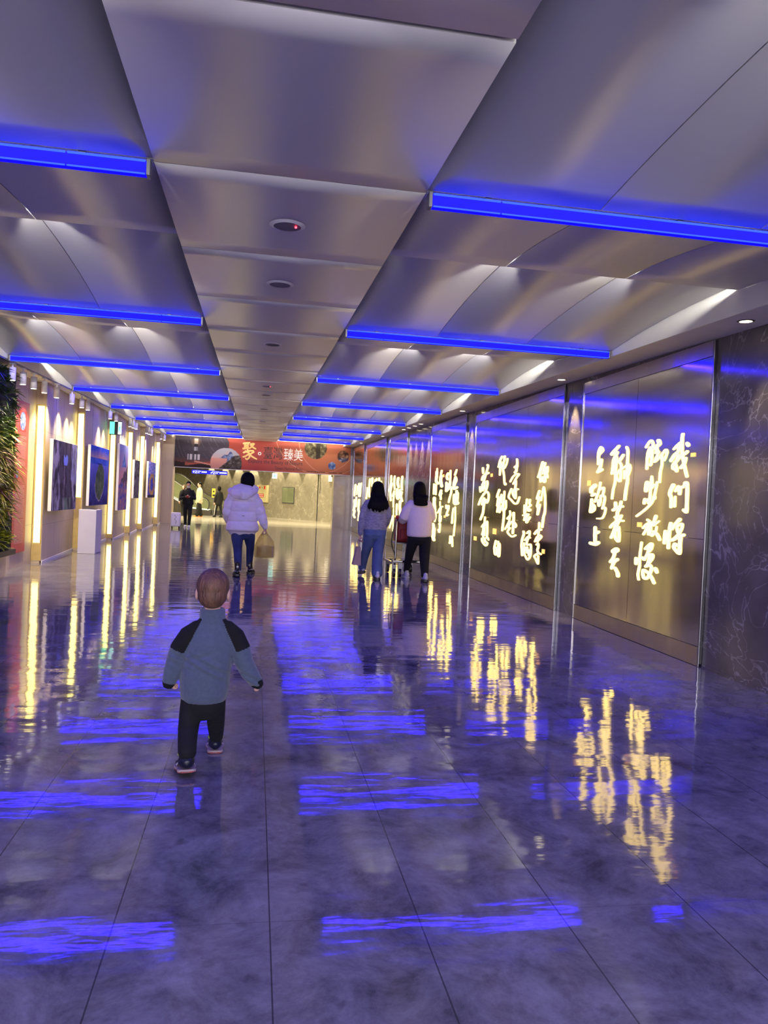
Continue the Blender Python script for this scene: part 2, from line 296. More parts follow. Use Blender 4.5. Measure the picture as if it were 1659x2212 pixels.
CHARS={1:[[[0.012,0.012,1.81,6.112,1.933,6.118,1.9,6.114,1.835,6.105,1.769,6.089,1.729,6.066,1.67,6.037,1.61,6.013,1.566],[0.015,0.01,1.82,6.143,1.856,6.19,1.839,6.242,1.813],[0.013,0.011,1.79,6.03,1.778,6.052,1.766,6.126,1.744,6.183,1.707,6.241,1.676,6.244,1.643,6.213,1.635,6.18,1.615],[0.011,0.016,1.83,6.164,1.828,6.172,1.786,6.225,1.759,6.276,1.714],[0.01,0.01,1.83,6.164,1.759,6.184,1.72,6.206,1.688,6.177,1.641,6.174,1.614],[0.01,0.015,1.8,6.042,1.724,6.061,1.682,6.111,1.645],[0.013,0.015,1.79,6.037,1.849,6.018,1.832]],[[0.018,0.012,1.85,6.223,1.49,6.251,1.456,6.272,1.416,6.243,1.376,6.242,1.3],[0.007,0.012,1.84,6.18,1.393,6.184,1.307],[0.01,0.01,1.84,6.182,1.44,6.137,1.482,6.119,1.416],[0.009,0.009,1.82,6.107,1.413,6.095,1.475,6.065,1.472,6.039,1.507],[0.013,0.013,1.8,6.039,1.507,6.01,1.51,5.997,1.458,5.992,1.314,5.992,1.262,6.035,1.277]],[[0.014,0.014,1.89,6.312,1.08,6.322,0.976],[0.014,0.014,1.86,6.23,1.154,6.25,1.062,6.251,0.938],[0.015,0.008,1.82,6.089,1.194,6.155,1.154,6.202,1.103],[0.01,0.01,1.83,6.115,1.138,6.054,1.158,6.045,1.131,6.09,1.07,6.193,1.009],[0.012,0.012,1.83,6.126,1.12,6.11,1.086,6.07,1.064],[0.013,0.013,1.85,6.193,1.009,6.106,1.038,6.014,1.064],[0.015,0.013,1.82,6.063,1.054,6.067,0.968,6.067,0.903,6.154,0.941,6.151,0.976,6.112,0.969]],[[0.011,0.011,1.98,6.732,1.859,6.69,1.895,6.643,1.913,6.606,1.879,6.614,1.831,6.616,1.778,6.628,1.691,6.656,1.692],[0.012,0.012,1.96,6.651,1.85,6.694,1.8,6.701,1.654],[0.011,0.011,1.96,6.651,1.85,6.642,1.762],[0.017,0.016,1.92,6.514,1.904,6.491,1.875,6.548,1.848,6.524,1.805],[0.01,0.01,1.94,6.557,1.796,6.497,1.8,6.568,1.713,6.466,1.757,6.387,1.811,6.353,1.795,6.374,1.749,6.397,1.72],[0.01,0.01,1.91,6.441,1.773,6.432,1.683,6.452,1.615,6.456,1.523]],[[0.02,0.02,1.98,6.68,1.519,6.693,1.448],[0.009,0.016,1.95,6.602,1.578,6.597,1.521],[0.01,0.01,1.94,6.554,1.5,6.591,1.469],[0.011,0.011,1.96,6.61,1.515,6.613,1.409,6.618,1.321],[0.01,0.01,1.93,6.499,1.523,6.526,1.427,6.548,1.374,6.578,1.332,6.662,1.282,6.771,1.233,6.848,1.202],[0.016,0.016,1.94,6.536,1.388,6.534,1.375],[0.014,0.014,1.99,6.706,1.363,6.716,1.327],[0.012,0.012,1.97,6.65,1.363,6.632,1.328]],[[0.014,0.011,1.93,6.49,1.21,6.52,1.154,6.524,1.125],[0.011,0.011,1.97,6.638,1.172,6.585,1.152,6.648,1.131,6.712,1.094],[0.011,0.011,1.96,6.605,1.136,6.644,1.086,6.698,1.035],[0.011,0.011,1.96,6.577,1.152,6.572,1.1,6.581,1.045,6.61,1.039],[0.008,0.008,1.97,6.61,1.117,6.61,1.039],[0.007,0.01,1.92,6.43,1.168,6.518,1.129],[0.007,0.013,1.93,6.467,1.116,6.483,1.068,6.544,1.032],[0.014,0.015,1.94,6.511,1.066,6.445,1.041,6.407,1.003]],[[0.01,0.01,2.0,6.727,0.954,6.741,0.866,6.748,0.789,6.742,0.733,6.765,0.655,6.748,0.6],[0.015,0.015,2.03,6.814,0.795,6.813,0.746],[0.008,0.008,2.02,6.779,0.787,6.691,0.817,6.681,0.795,6.638,0.818,6.588,0.896,6.571,0.945],[0.01,0.01,1.98,6.654,0.899,6.571,0.949,6.528,0.952,6.538,0.911,6.572,0.882],[0.011,0.011,1.97,6.59,0.914,6.606,0.857,6.659,0.797],[0.011,0.011,1.96,6.583,0.848,6.519,0.857,6.509,0.828,6.568,0.775,6.63,0.736],[0.01,0.01,1.96,6.561,0.854,6.578,0.804,6.602,0.75],[0.012,0.014,1.98,6.623,0.737,6.551,0.755,6.52,0.728,6.544,0.678,6.59,0.632,6.656,0.629,6.67,0.695,6.58,0.682,6.519,0.651,6.464,0.602],[0.016,0.016,1.93,6.449,0.731,6.425,0.705]],[[0.014,0.014,2.24,7.704,1.913,7.747,1.861,7.741,1.738],[0.014,0.014,2.23,7.652,1.877,7.752,1.832],[0.015,0.015,2.24,7.673,1.778,7.689,1.707,7.747,1.652],[0.015,0.015,2.26,7.747,1.652,7.645,1.674],[0.011,0.011,2.24,7.705,1.916,7.663,1.899,7.652,1.877]],[[0.013,0.019,2.13,7.29,1.902,7.359,1.868,7.43,1.83],[0.015,0.015,2.14,7.319,1.838,7.385,1.766,7.392,1.697,7.407,1.628],[0.011,0.011,2.14,7.321,1.791,7.327,1.712,7.333,1.626,7.331,1.54,7.366,1.455,7.382,1.368],[0.014,0.014,2.11,7.186,1.804,7.265,1.747],[0.011,0.011,2.13,7.265,1.74,7.217,1.705,7.216,1.623,7.222,1.546,7.282,1.564,7.308,1.605,7.241,1.658,7.124,1.688,7.056,1.705,7.025,1.668,7.059,1.603],[0.011,0.014,2.09,7.123,1.881,7.092,1.843,7.089,1.753,7.085,1.653,7.067,1.553,7.091,1.454,7.102,1.36],[0.01,0.01,2.1,7.14,1.645,7.136,1.571]],[[0.015,0.015,2.15,7.299,1.323,7.293,1.266,7.344,1.249],[0.012,0.012,2.15,7.31,1.266,7.208,1.284,7.141,1.289],[0.013,0.013,2.12,7.18,1.336,7.207,1.268,7.253,1.222],[0.014,0.014,2.14,7.244,1.219,7.257,1.174,7.26,1.125,7.302,1.034,7.357,0.966],[0.01,0.01,2.15,7.3,1.176,7.216,1.195],[0.013,0.013,2.14,7.261,1.133,7.328,1.106,7.386,1.071],[0.012,0.012,2.11,7.156,1.197,7.225,1.118,7.302,1.034,7.357,0.97],[0.01,0.01,2.12,7.193,1.144,7.109,1.147],[0.013,0.013,2.13,7.203,1.079,7.188,1.019,7.188,0.939,7.259,0.963,7.276,1.035,7.208,1.047]],[[0.026,0.022,2.14,7.221,0.848,7.297,0.827],[0.014,0.014,2.15,7.26,0.813,7.289,0.758,7.347,0.716],[0.014,0.014,2.13,7.193,0.754,7.267,0.719,7.313,0.654],[0.015,0.018,2.15,7.235,0.662,7.178,0.619,7.167,0.592]],[[0.022,0.022,2.28,7.796,1.504,7.877,1.475,7.881,1.439],[0.015,0.015,2.3,7.859,1.398,7.794,1.413],[0.014,0.014,2.3,7.862,1.354,7.87,1.274,7.88,1.218,7.799,1.238,7.786,1.275,7.831,1.3],[0.011,0.011,2.24,7.669,1.535,7.686,1.474,7.727,1.402,7.784,1.33],[0.011,0.011,2.24,7.661,1.463,7.591,1.481,7.58,1.449,7.605,1.392],[0.011,0.011,2.26,7.704,1.348,7.681,1.288,7.646,1.331,7.645,1.392,7.573,1.392,7.547,1.364,7.57,1.296,7.59,1.261],[0.011,0.008,2.23,7.59,1.264,7.528,1.269,7.523,1.227,7.564,1.169,7.618,1.153,7.706,1.15]],[[0.016,0.016,2.28,7.74,1.051,7.738,0.991,7.728,0.906],[0.016,0.016,2.27,7.724,0.992,7.658,1.008],[0.017,0.017,2.31,7.839,0.877,7.719,0.872,7.645,0.894]]],2:[[[0.015,0.015,2.69,9.371,1.82,9.424,1.737,9.466,1.672,9.5,1.635],[0.013,0.013,2.72,9.455,1.682,9.408,1.572],[0.012,0.012,2.67,9.282,1.807,9.322,1.734,9.352,1.674],[0.012,0.012,2.65,9.189,1.753,9.249,1.741,9.264,1.667,9.251,1.57,9.34,1.585,9.334,1.632],[0.01,0.01,2.65,9.189,1.753,9.183,1.707,9.203,1.67],[0.01,0.01,2.65,9.188,1.652,9.178,1.619]],[[0.014,0.014,2.72,9.436,1.45,9.491,1.38,9.507,1.351],[0.014,0.014,2.72,9.425,1.37,9.487,1.257,9.446,1.238,9.46,1.148],[0.009,0.009,2.72,9.387,1.277,9.426,1.182,9.46,1.148],[0.008,0.014,2.71,9.356,1.329,9.331,1.427,9.291,1.501,9.243,1.418,9.218,1.325,9.212,1.187,9.252,1.117,9.279,0.991]],[[0.011,0.011,2.72,9.387,1.04,9.387,0.969,9.401,0.863,9.411,0.792],[0.014,0.014,2.71,9.318,0.955,9.431,0.939,9.532,0.891],[0.011,0.011,2.72,9.356,0.883,9.287,0.869,9.349,0.831,9.413,0.806],[0.011,0.011,2.74,9.439,0.854,9.508,0.789],[0.012,0.012,2.75,9.444,0.754,9.388,0.768,9.382,0.723,9.406,0.686,9.363,0.654,9.285,0.643],[0.011,0.011,2.73,9.372,0.646,9.502,0.601,9.437,0.56,9.363,0.513,9.367,0.612]],[[0.012,0.012,2.85,9.877,1.339,9.895,1.27,9.924,1.17],[0.014,0.014,2.87,9.957,1.254,9.949,1.15],[0.012,0.012,2.82,9.765,1.335,9.772,1.281,9.728,1.262,9.82,1.232],[0.012,0.012,2.83,9.82,1.232,9.814,1.188,9.732,1.194,9.748,1.209],[0.011,0.011,2.87,9.946,1.125,10.002,1.119],[0.012,0.012,2.85,9.863,1.142,9.915,1.111,9.95,1.056],[0.012,0.012,2.83,9.793,1.139,9.857,1.098,9.861,1.029,9.821,1.041],[0.013,0.013,2.82,9.733,1.102,9.796,1.061]],[[0.014,0.012,2.88,9.951,0.899,9.94,0.859,9.985,0.8,10.006,0.717,9.964,0.574],[0.008,0.008,2.87,9.902,0.746,9.912,0.667,9.942,0.576],[0.011,0.011,2.85,9.816,0.884,9.727,0.917,9.712,0.882,9.737,0.837,9.792,0.786,9.804,0.727,9.682,0.742,9.651,0.733,9.642,0.669,9.651,0.589,9.746,0.533,9.824,0.567,9.883,0.614,9.841,0.691],[0.01,0.01,2.81,9.694,0.828,9.758,0.843,9.886,0.784],[0.012,0.012,2.84,9.779,0.695,9.769,0.623,9.713,0.664,9.702,0.592]],[[0.01,0.017,2.96,10.367,1.906,10.344,1.848,10.373,1.736],[0.019,0.019,2.96,10.352,1.802,10.428,1.795],[0.012,0.012,2.98,10.432,1.722,10.382,1.695,10.501,1.657,10.601,1.591],[0.012,0.012,2.96,10.352,1.695,10.245,1.687,10.344,1.643,10.47,1.557],[0.013,0.013,2.97,10.368,1.597,10.363,1.561,10.383,1.489,10.426,1.469,10.474,1.422,10.347,1.351,10.349,1.469,10.26,1.478],[0.012,0.012,3.02,10.538,1.485,10.649,1.375,10.531,1.328,10.383,1.278,10.262,1.285,10.184,1.367]],[[0.01,0.018,3.04,10.555,1.165,10.533,1.104,10.634,1.056],[0.01,0.01,3.03,10.532,1.099,10.586,1.005,10.734,0.895],[0.011,0.011,3.05,10.584,0.991,10.44,1.019,10.32,1.001,10.264,0.969,10.298,0.942],[0.012,0.012,3.03,10.504,1.003,10.601,0.928,10.519,0.923,10.619,0.861,10.435,0.804,10.269,0.831],[0.015,0.015,2.99,10.393,1.143,10.378,1.043,10.39,0.855]],[[0.014,0.014,3.14,11.041,1.971,11.12,1.915,11.18,1.824],[0.013,0.013,3.15,11.087,1.895,11.101,1.701],[0.014,0.014,3.1,10.911,1.97,10.929,1.898,11.022,1.846,11.104,1.812],[0.011,0.011,3.07,10.779,1.928,10.798,1.87,10.886,1.8,10.944,1.807,10.943,1.898],[0.012,0.012,3.14,11.023,1.855,10.951,1.761,10.894,1.668,10.866,1.577,10.82,1.554],[0.018,0.018,3.1,10.829,1.563,10.82,1.554]],[[0.015,0.015,3.17,11.088,1.473,11.146,1.417,11.183,1.366],[0.012,0.012,3.18,11.123,1.366,11.162,1.231],[0.012,0.012,3.17,11.075,1.339,11.147,1.138],[0.01,0.01,3.14,10.983,1.404,11.04,1.302,11.043,1.135],[0.01,0.01,3.14,10.952,1.395,10.964,1.28],[0.012,0.012,3.11,10.847,1.449,10.853,1.304,10.953,1.211,11.029,1.136],[0.011,0.011,3.09,10.756,1.314,10.741,1.215,10.818,1.168,10.876,1.176,10.849,1.281],[0.014,0.014,3.11,10.821,1.186,10.818,1.073,10.843,0.959,10.858,0.871]],[[0.013,0.013,3.21,11.139,0.699,11.198,0.593],[0.011,0.011,3.23,11.196,0.583,11.168,0.501,11.078,0.499,11.093,0.6,11.21,0.573],[0.011,0.011,3.18,11.02,0.697,11.02,0.605,11.002,0.491,10.956,0.476,10.933,0.519,10.94,0.657,11.015,0.67]],[[0.015,0.015,3.4,11.992,1.832,11.962,1.751],[0.014,0.014,3.33,11.749,1.873,11.713,1.852,11.781,1.766,11.864,1.665,11.966,1.567],[0.016,0.016,3.32,11.679,1.744,11.824,1.728,11.969,1.692,12.012,1.642],[0.015,0.015,3.41,11.983,1.567,11.932,1.467],[0.014,0.014,3.34,11.723,1.613,11.699,1.564,11.794,1.442,11.903,1.393,12.029,1.332,12.135,1.235],[0.011,0.011,3.37,11.838,1.61,11.852,1.491],[0.015,0.015,3.44,12.096,1.523,12.066,1.447],[0.014,0.014,3.39,11.905,1.402,11.745,1.447,11.627,1.417,11.613,1.335,11.684,1.271,11.758,1.319],[0.014,0.014,3.38,11.845,1.343,11.953,1.283,11.945,1.238],[0.016,0.016,3.37,11.805,1.304,11.854,1.195,11.873,1.105,11.991,0.997]],[[0.013,0.013,3.36,11.745,1.04,11.763,0.946,11.813,0.846,11.792,0.719],[0.015,0.015,3.38,11.777,0.931,11.887,0.882],[0.012,0.012,3.38,11.782,0.857,11.865,0.754],[0.013,0.013,3.33,11.62,0.976,11.593,0.807,11.611,0.719],[0.012,0.012,3.33,11.62,0.976,11.738,0.898,11.731,0.751],[0.015,0.015,3.41,11.855,0.69,11.831,0.647,11.656,0.595,11.565,0.635,11.683,0.661,11.707,0.704],[0.012,0.012,3.32,11.547,0.723,11.51,0.691]]],3:[[[0.013,0.019,3.84,13.64,1.853,13.74,1.765],[0.021,0.021,3.87,13.702,1.719,13.634,1.665,13.737,1.591,13.781,1.508,13.552,1.529],[0.016,0.016,3.87,13.702,1.719,13.802,1.622,13.815,1.531]],[[0.022,0.022,3.84,13.568,1.462,13.553,1.38,13.659,1.327],[0.03,0.03,3.88,13.699,1.387,13.673,1.244,13.471,1.246],[0.017,0.017,3.82,13.475,1.425,13.497,1.231]],[[0.011,0.017,3.9,13.743,1.145,13.782,1.037,13.795,0.87],[0.013,0.013,3.87,13.615,1.169,13.578,0.968,13.594,0.817,13.634,0.643]],[[0.017,0.017,3.96,13.868,0.615,13.86,0.493],[0.015,0.015,3.93,13.749,0.621,13.686,0.443],[0.019,0.019,3.92,13.723,0.562,13.89,0.491]],[[0.016,0.016,3.96,14.087,1.851,14.079,1.727,14.079,1.649],[0.022,0.022,4.01,14.264,1.801,14.349,1.748,14.275,1.692],[0.018,0.018,4.05,14.358,1.63,14.358,1.464],[0.022,0.022,4.02,14.257,1.597,14.179,1.518],[0.019,0.019,3.97,14.079,1.649,14.119,1.533,14.326,1.464],[0.016,0.016,3.95,13.997,1.54,13.951,1.455,14.051,1.34,14.112,1.254]],[[0.016,0.016,4.05,14.289,1.189,14.263,1.135,14.115,1.184,14.104,1.13,14.213,1.042,14.235,0.994,14.113,1.013]],[[0.018,0.018,4.15,14.783,1.871,14.837,1.8],[0.027,0.027,4.16,14.813,1.766,14.828,1.669,14.722,1.562]],[[0.024,0.024,4.16,14.755,1.474,14.839,1.384,14.744,1.417],[0.017,0.017,4.17,14.787,1.376,14.755,1.303]],[[0.011,0.011,4.18,14.796,1.254,14.78,1.173],[0.014,0.014,4.13,14.576,1.161,14.755,1.133,14.959,1.031],[0.018,0.018,4.17,14.725,1.15,14.76,0.987,14.71,0.908],[0.026,0.026,4.18,14.722,0.964,14.736,0.866],[0.024,0.024,4.19,14.743,0.813,14.741,0.805],[0.017,0.017,4.18,14.708,0.811,14.745,0.655,14.821,0.692]],[[0.013,0.013,4.25,15.174,1.924,15.178,1.858],[0.025,0.025,4.26,15.196,1.858,15.195,1.767,15.212,1.675,15.06,1.623]],[[0.017,0.017,4.32,15.38,1.611,15.375,1.408],[0.016,0.016,4.28,15.213,1.592,15.192,1.4],[0.017,0.017,4.32,15.378,1.602,15.195,1.588]],[[0.029,0.029,4.32,15.303,1.324,15.297,1.207,15.217,1.083],[0.017,0.017,4.31,15.235,1.082,15.108,0.986,15.188,0.85]],[[0.031,0.031,4.35,15.32,0.786,15.258,0.663,15.272,0.553,15.183,0.475],[0.017,0.017,4.31,15.159,0.709,15.161,0.543]]],4:[[[0.022,0.022,5.68,20.502,1.897,20.485,1.728,20.705,1.482],[0.027,0.027,5.66,20.362,1.687,20.49,1.531,20.52,1.432,20.411,1.235]],[[0.022,0.022,5.54,19.974,1.875,20.01,1.702,19.887,1.537]],[[0.017,0.017,5.56,19.955,1.489,20.162,1.344],[0.019,0.019,5.56,19.923,1.47,19.997,1.238,19.95,1.056]],[[0.029,0.029,5.4,19.437,1.816,19.508,1.695,19.327,1.581]],[[0.023,0.023,5.26,18.899,1.842,18.95,1.66,18.866,1.513]],[[0.031,0.031,5.44,19.517,1.526,19.532,1.384,19.353,1.282,19.108,1.505]],[[0.028,0.028,5.28,18.898,1.449,18.968,1.339,18.796,1.231]],[[0.023,0.023,5.45,19.47,1.139,19.488,1.007,19.455,0.876]],[[0.03,0.03,5.33,19.037,1.219,19.047,1.062,18.971,0.954,18.952,0.881]],[[0.011,0.011,5.58,19.913,1.018,19.866,0.423],[0.017,0.017,5.61,19.971,0.824,20.103,0.703,20.41,0.485]],[[0.014,0.014,5.37,19.077,0.785,19.095,0.461]]],5:[[[0.025,0.025,6.73,24.405,1.879,24.499,1.669,24.389,1.317]],[[0.032,0.032,6.6,23.905,1.893,23.873,1.663]],[[0.025,0.025,6.89,24.925,1.602,24.913,1.434,25.022,1.254]],[[0.02,0.02,6.45,23.331,1.837,23.343,1.635],[0.02,0.02,6.37,23.053,1.866,23.032,1.677]],[[0.027,0.027,6.24,22.567,1.867,22.443,1.671],[0.019,0.019,6.13,22.14,1.774,22.02,1.581]],[[0.028,0.028,6.45,23.231,1.5,23.216,1.21]],[[0.027,0.027,6.26,22.529,1.498,22.435,1.174]]],6:[[[0.034,0.034,7.7,27.978,1.731,28.078,1.571,28.154,1.342]],[[0.021,0.021,7.55,27.404,1.685,27.499,1.383]],[[0.036,0.036,7.42,26.939,1.758,26.838,1.32],[0.02,0.02,7.27,26.38,1.777,26.524,1.512,26.553,1.321]],[[0.037,0.037,7.78,28.091,1.167,28.006,0.926,28.167,0.789]],[[0.028,0.028,7.63,27.563,1.277,27.549,0.947]],[[0.036,0.036,7.75,27.85,0.782,28.11,0.628,27.817,0.543]],[[0.035,0.035,7.43,26.794,1.191,26.872,0.856,26.638,0.733,26.741,0.474]]]}
SEALS=[[1, 5.902, 5.967, 1.73, 1.763], [1, 6.741, 6.825, 1.099, 1.144], [1, 7.905, 7.991, 1.505, 1.563], [2, 9.16, 9.243, 0.656, 0.711], [2, 11.146, 11.305, 0.796, 0.882], [2, 12.165, 12.316, 0.64, 0.706], [2, 11.458, 11.553, 1.679, 1.73], [3, 14.308, 14.43, 0.949, 0.994], [3, 14.559, 14.652, 1.738, 1.794], [4, 19.519, 19.701, 0.796, 0.843]]
# ================================================================== the setting
def slab(bm, x0, x1, y0, y1, zf, th, mi=0):
    """sloping board: underside follows zf(y)"""
    v = [bm.verts.new((x, y, zf(y)+d)) for d in (0, th) for y in (y0, y1) for x in (x0, x1)]
    fs = [(0, 2, 3, 1), (4, 5, 7, 6), (0, 1, 5, 4), (2, 6, 7, 3), (0, 4, 6, 2), (1, 3, 7, 5)]
    F = [bm.faces.new([v[i] for i in f]) for f in fs]
    for f in F: f.material_index = mi
    bmesh.ops.recalc_face_normals(bm, faces=F)
Y0, Y1 = -5.0, 29.5
b = BM(); box(b, -3.7, 3.9, Y0, 29.75, -.2, 0); new('floor', b, M_FLOOR, kind='structure')
b = BM(); box(b, -12, 6, 29.75, 53, -.2, 0); new('floor', b, M_HALLF, kind='structure')
# centre strip of the ceiling, in panels with open joints
b = BM(); PD = 1.247; y = 2.245-6*PD; rs = random.Random(3)
while y < Y1:
    ya, yb = y+.004, min(y+PD-.004, Y1); g = .012 if abs(yb-2.24) < .05 else 0; yb -= g; sag = rs.uniform(.0004, .0012) if y < 6 else rs.uniform(.001, .0045); n = 8; tl = 0 if y < 6 else rs.uniform(-.0015, .0015)
    rows = [[b.verts.new((x, ya+(yb-ya)*j/n, zc(ya+(yb-ya)*j/n)-sag*math.sin(math.pi*j/n)+tl*(j/n-.5)+h)) for x in (SL, SR) for h in (0, .02)] for j in range(n+1)]
    for A, B in zip(rows[:-1], rows[1:]):
        for i, j in ((0, 2), (3, 1), (1, 0), (2, 3)): b.faces.new((A[i], A[j], B[j], B[i])).smooth = (i, j) == (0, 2)
    for A in (rows[0], rows[-1]): b.faces.new((A[0], A[1], A[3], A[2]))
    y += PD
bmesh.ops.recalc_face_normals(b, faces=b.faces[:])
new('ceiling', b, M_STRIP, kind='structure')
b = BM(); slab(b, SL+.01, SL+.03, Y0, Y1, lambda y: zc(y)+.022, .4); slab(b, SR-.03, SR-.01, Y0, Y1, lambda y: zc(y)+.022, .4)
slab(b, -3.9, 3.9, Y0, Y1+.3, lambda y: zc(y)+.42, .1)
new('ceiling', b, M_BLACK, kind='structure')
# arched bays between the light bars: a lower near board and a higher far board with a light slot at the crest
CREST, LIFT = .42, .165
def bay_bm(x0, x1, yk):
    b = BM(); n = 3
    for i in range(n):
        xa = x0+(x1-x0)*i/n+.003; xb = x0+(x1-x0)*(i+1)/n-.003
        def sheet(ts, zs):
            rows = [[b.verts.new((x, yk+t*BARD, zc(yk+t*BARD)+z)) for x in (xa, xb)] for t, z in zip(ts, zs)]
            tops = [[b.verts.new(v.co+Vector((0, 0, .012))) for v in r] for r in rows]
            for j in range(len(rows)-1):
                b.faces.new((rows[j][0], rows[j+1][0], rows[j+1][1], rows[j][1])).smooth = True
                b.faces.new((tops[j][0], tops[j][1], tops[j+1][1], tops[j+1][0]))
                for s in (0, 1): b.faces.new((rows[j][s], tops[j][s], tops[j+1][s], rows[j+1][s]))
            for j in (0, -1): b.faces.new((rows[j][0], rows[j][1], tops[j][1], tops[j][0]))
        ta = [CREST*j/8 for j in range(9)]
        sheet([max(.008, t) for t in ta], [.012+(LIFT-.055)*math.sin(t/CREST*math.pi/2) for t in ta])
        tb = [CREST-.03+(1-CREST+.022)*j/14 for j in range(15)]
        sheet(tb, [max(.004, LIFT*math.cos((t-CREST+.03)/(1-CREST+.03)*math.pi/2)**.85) if t < .999 else .004 for t in tb])
    bmesh.ops.recalc_face_normals(b, faces=b.faces[:])
    return b
for x0, x1 in ((FL, SL), (SR, FR)):
    for k in range(-2, 8):
        yk = BAR0+k*BARD
        new('ceiling', bay_bm(x0+.002, x1-.002, yk), M_CEIL, kind='structure')
        yl = yk+CREST*BARD-.05
        area('slot_lamp', ((x0+x1)/2, yl-.13, zc(yl)+LIFT-.005), (math.radians(64), 0, 0), (x1-x0)*.985, .035, 58 if k > 0 else 26, (1, .95, .90))
# soffits and fascias
ZS = lambda y: zc(y)-.045
b = BM(); slab(b, FR+.021, 3.9, Y0, Y1, ZS, .06); new('ceiling', b, M_SOFF, kind='structure')
b = BM(); slab(b, -3.75, FL-.021, Y0, Y1, ZS, .06); new('ceiling', b, M_SOFF, kind='structure')
M_FASC = mat('white_fascia', M_FASC_COL, .5, nscale=3, namp=.03)
b = BM(); slab(b, FR, FR+.02, Y0, Y1, ZS, .42); slab(b, FL-.02, FL, Y0, Y1, ZS, .42); new('ceiling', b, M_FASC, kind='structure')

# right wall: dark marble with steel panels set on it
b = BM(); box(b, XR+.021, XR+.25, Y0, 29.75, 0, 3.7); new('wall_right', b, M_MARB, kind='structure')
b = BM(); box(b, XR-.0, XR+.02, Y0, 5.66, 0, .02); new('baseboard_right', b, M_MARB, kind='structure')
# left wall: veneer boards in a shallow saw-tooth, each step holds a light strip
def wood_lines():
    m, t, bs, N, L = nt('veneer_wall_boards')
    tc = N.new('ShaderNodeTexCoord'); sep = N.new('ShaderNodeSeparateXYZ'); L.new(tc.outputs['Object'], sep.inputs[0])
    mp = N.new('ShaderNodeMapping'); mp.inputs['Scale'].default_value = (8, 8, .7); L.new(tc.outputs['Object'], mp.inputs[0])
    n = N.new('ShaderNodeTexNoise'); n.inputs['Scale'].default_value = 2; n.inputs['Detail'].default_value = 6; L.new(mp.outputs[0], n.inputs[0])
    r = N.new('ShaderNodeValToRGB'); r.color_ramp.elements[0].color = (*lin((176, 158, 136)), 1); r.color_ramp.elements[1].color = (*lin((204, 186, 160)), 1); L.new(n.outputs['Fac'], r.inputs[0])
    def line(s, p, o, w):
        a = math_node(N, L, 'ADD', s, 60*p-o); a = math_node(N, L, 'MODULO', a, p); return math_node(N, L, 'LESS_THAN', a, w)
    j = math_node(N, L, 'MAXIMUM', line(sep.outputs['Z'], 1.46, .60, .006), line(sep.outputs['Y'], .92, .3, .010))
    mx = N.new('ShaderNodeMixRGB'); L.new(math_node(N, L, 'MULTIPLY', j, .55), mx.inputs[0]); L.new(r.outputs[0], mx.inputs[1]); mx.inputs[2].default_value = (.05, .04, .03, 1)
    L.new(mx.outputs[0], bs.inputs['Base Color']); bs.inputs['Roughness'].default_value = .5; bs.inputs['Specular IOR Level'].default_value = .3
    return m
M_VEN = wood_lines()
SY = [12.7, 15.45, 18.8, 21.3, 23.5, 27.15]
XN, XF_ = -3.27, -3.42
b = BM(); ys = [Y0]+SY+[29.2]
for a, c in zip(ys[:-1], ys[1:]):
    prism(b, [(XN if a > 0 else XF_, a, 0), (XF_, c, 0), (-3.75, c, 0), (-3.75, a, 0)], (0, 0, 3.6))
new('wall_left', b, M_VEN, kind='structure')
b = BM()
for a, c in zip(ys[1:-1], ys[2:]): prism(b, [(XN+.015, a, 0), (XF_+.015, c, 0), (XF_-.02, c, 0), (XN-.02, a, 0)], (0, 0, .035))
new('baseboard_left', b, M_WHITE, kind='structure')
b = BM(); box(b, -3.75, -3.04, 29.2, 29.75, 0, 3.6); new('wall_left', b, M_WOOD, kind='structure')
b = BM(); box(b, -12, -3.04, 29.75, 29.95, 0, 3.6); new('wall_left', b, M_WOOD, kind='structure')
# header over the far mouth, marble column, hall walls and ceiling
b = BM(); box(b, -3.04, 3.65, 29.56, 29.9, 2.14, 3.7); new('wall_front', b, M_WHITE, kind='structure')
b = BM(); box(b, 3.02, 3.95, 29.9, 30.5, 0, 3.6); new('wall_right', b, marble('column_marble', (.42, .35, .26), (.52, .46, .37), .15, 1.8, .3, .10), kind='structure')
wa, wb = Vector((.74, 41.8, 0)), Vector((3.93, 36.9, 0)); wd = (wb-wa).normalized(); wn = Vector((wd.y, -wd.x, 0)); wn = -wn if wn.y > 0 else wn
def WP(s, z, off=0): return wa+wd*s+Vector((0, 0, z))+wn*off
b = BM(); prism(b, [WP(-12, 0), WP(5.86, 0), WP(5.86, 0, -.3), WP(-12, 0, -.3)], (0, 0, 3.6)); new('wall_back', b, M_MARBF, kind='structure')
b = BM(); box(b, -12.3, -4.5, 52.4, 52.8, 0, 3.6); new('wall_back', b, M_MARBF, kind='structure')
b = BM(); box(b, 3.93, 4.2, 30.5, 37.1, 0, 3.6); new('wall_right', b, M_MARBF, kind='structure')
b = BM(); box(b, -12.3, -12, 29.75, 53, 0, 3.6); new('wall_left', b, M_MARBF, kind='structure')
b = BM(); box(b, -12.3, 6, 29.7, 53, 3.4, 3.6); new('ceiling', b, M_WHITE, kind='structure')
for s in (-6.2, -4.6, -3.1, -1.6, .75, 2.2, 3.68, 5.0):       # lamps grazing the far marble wall
    p = WP(s, 3.3, .42); spot('wall_washer', p, WP(s, .9, .05), 185, (1, .85, .54), 62, .35)

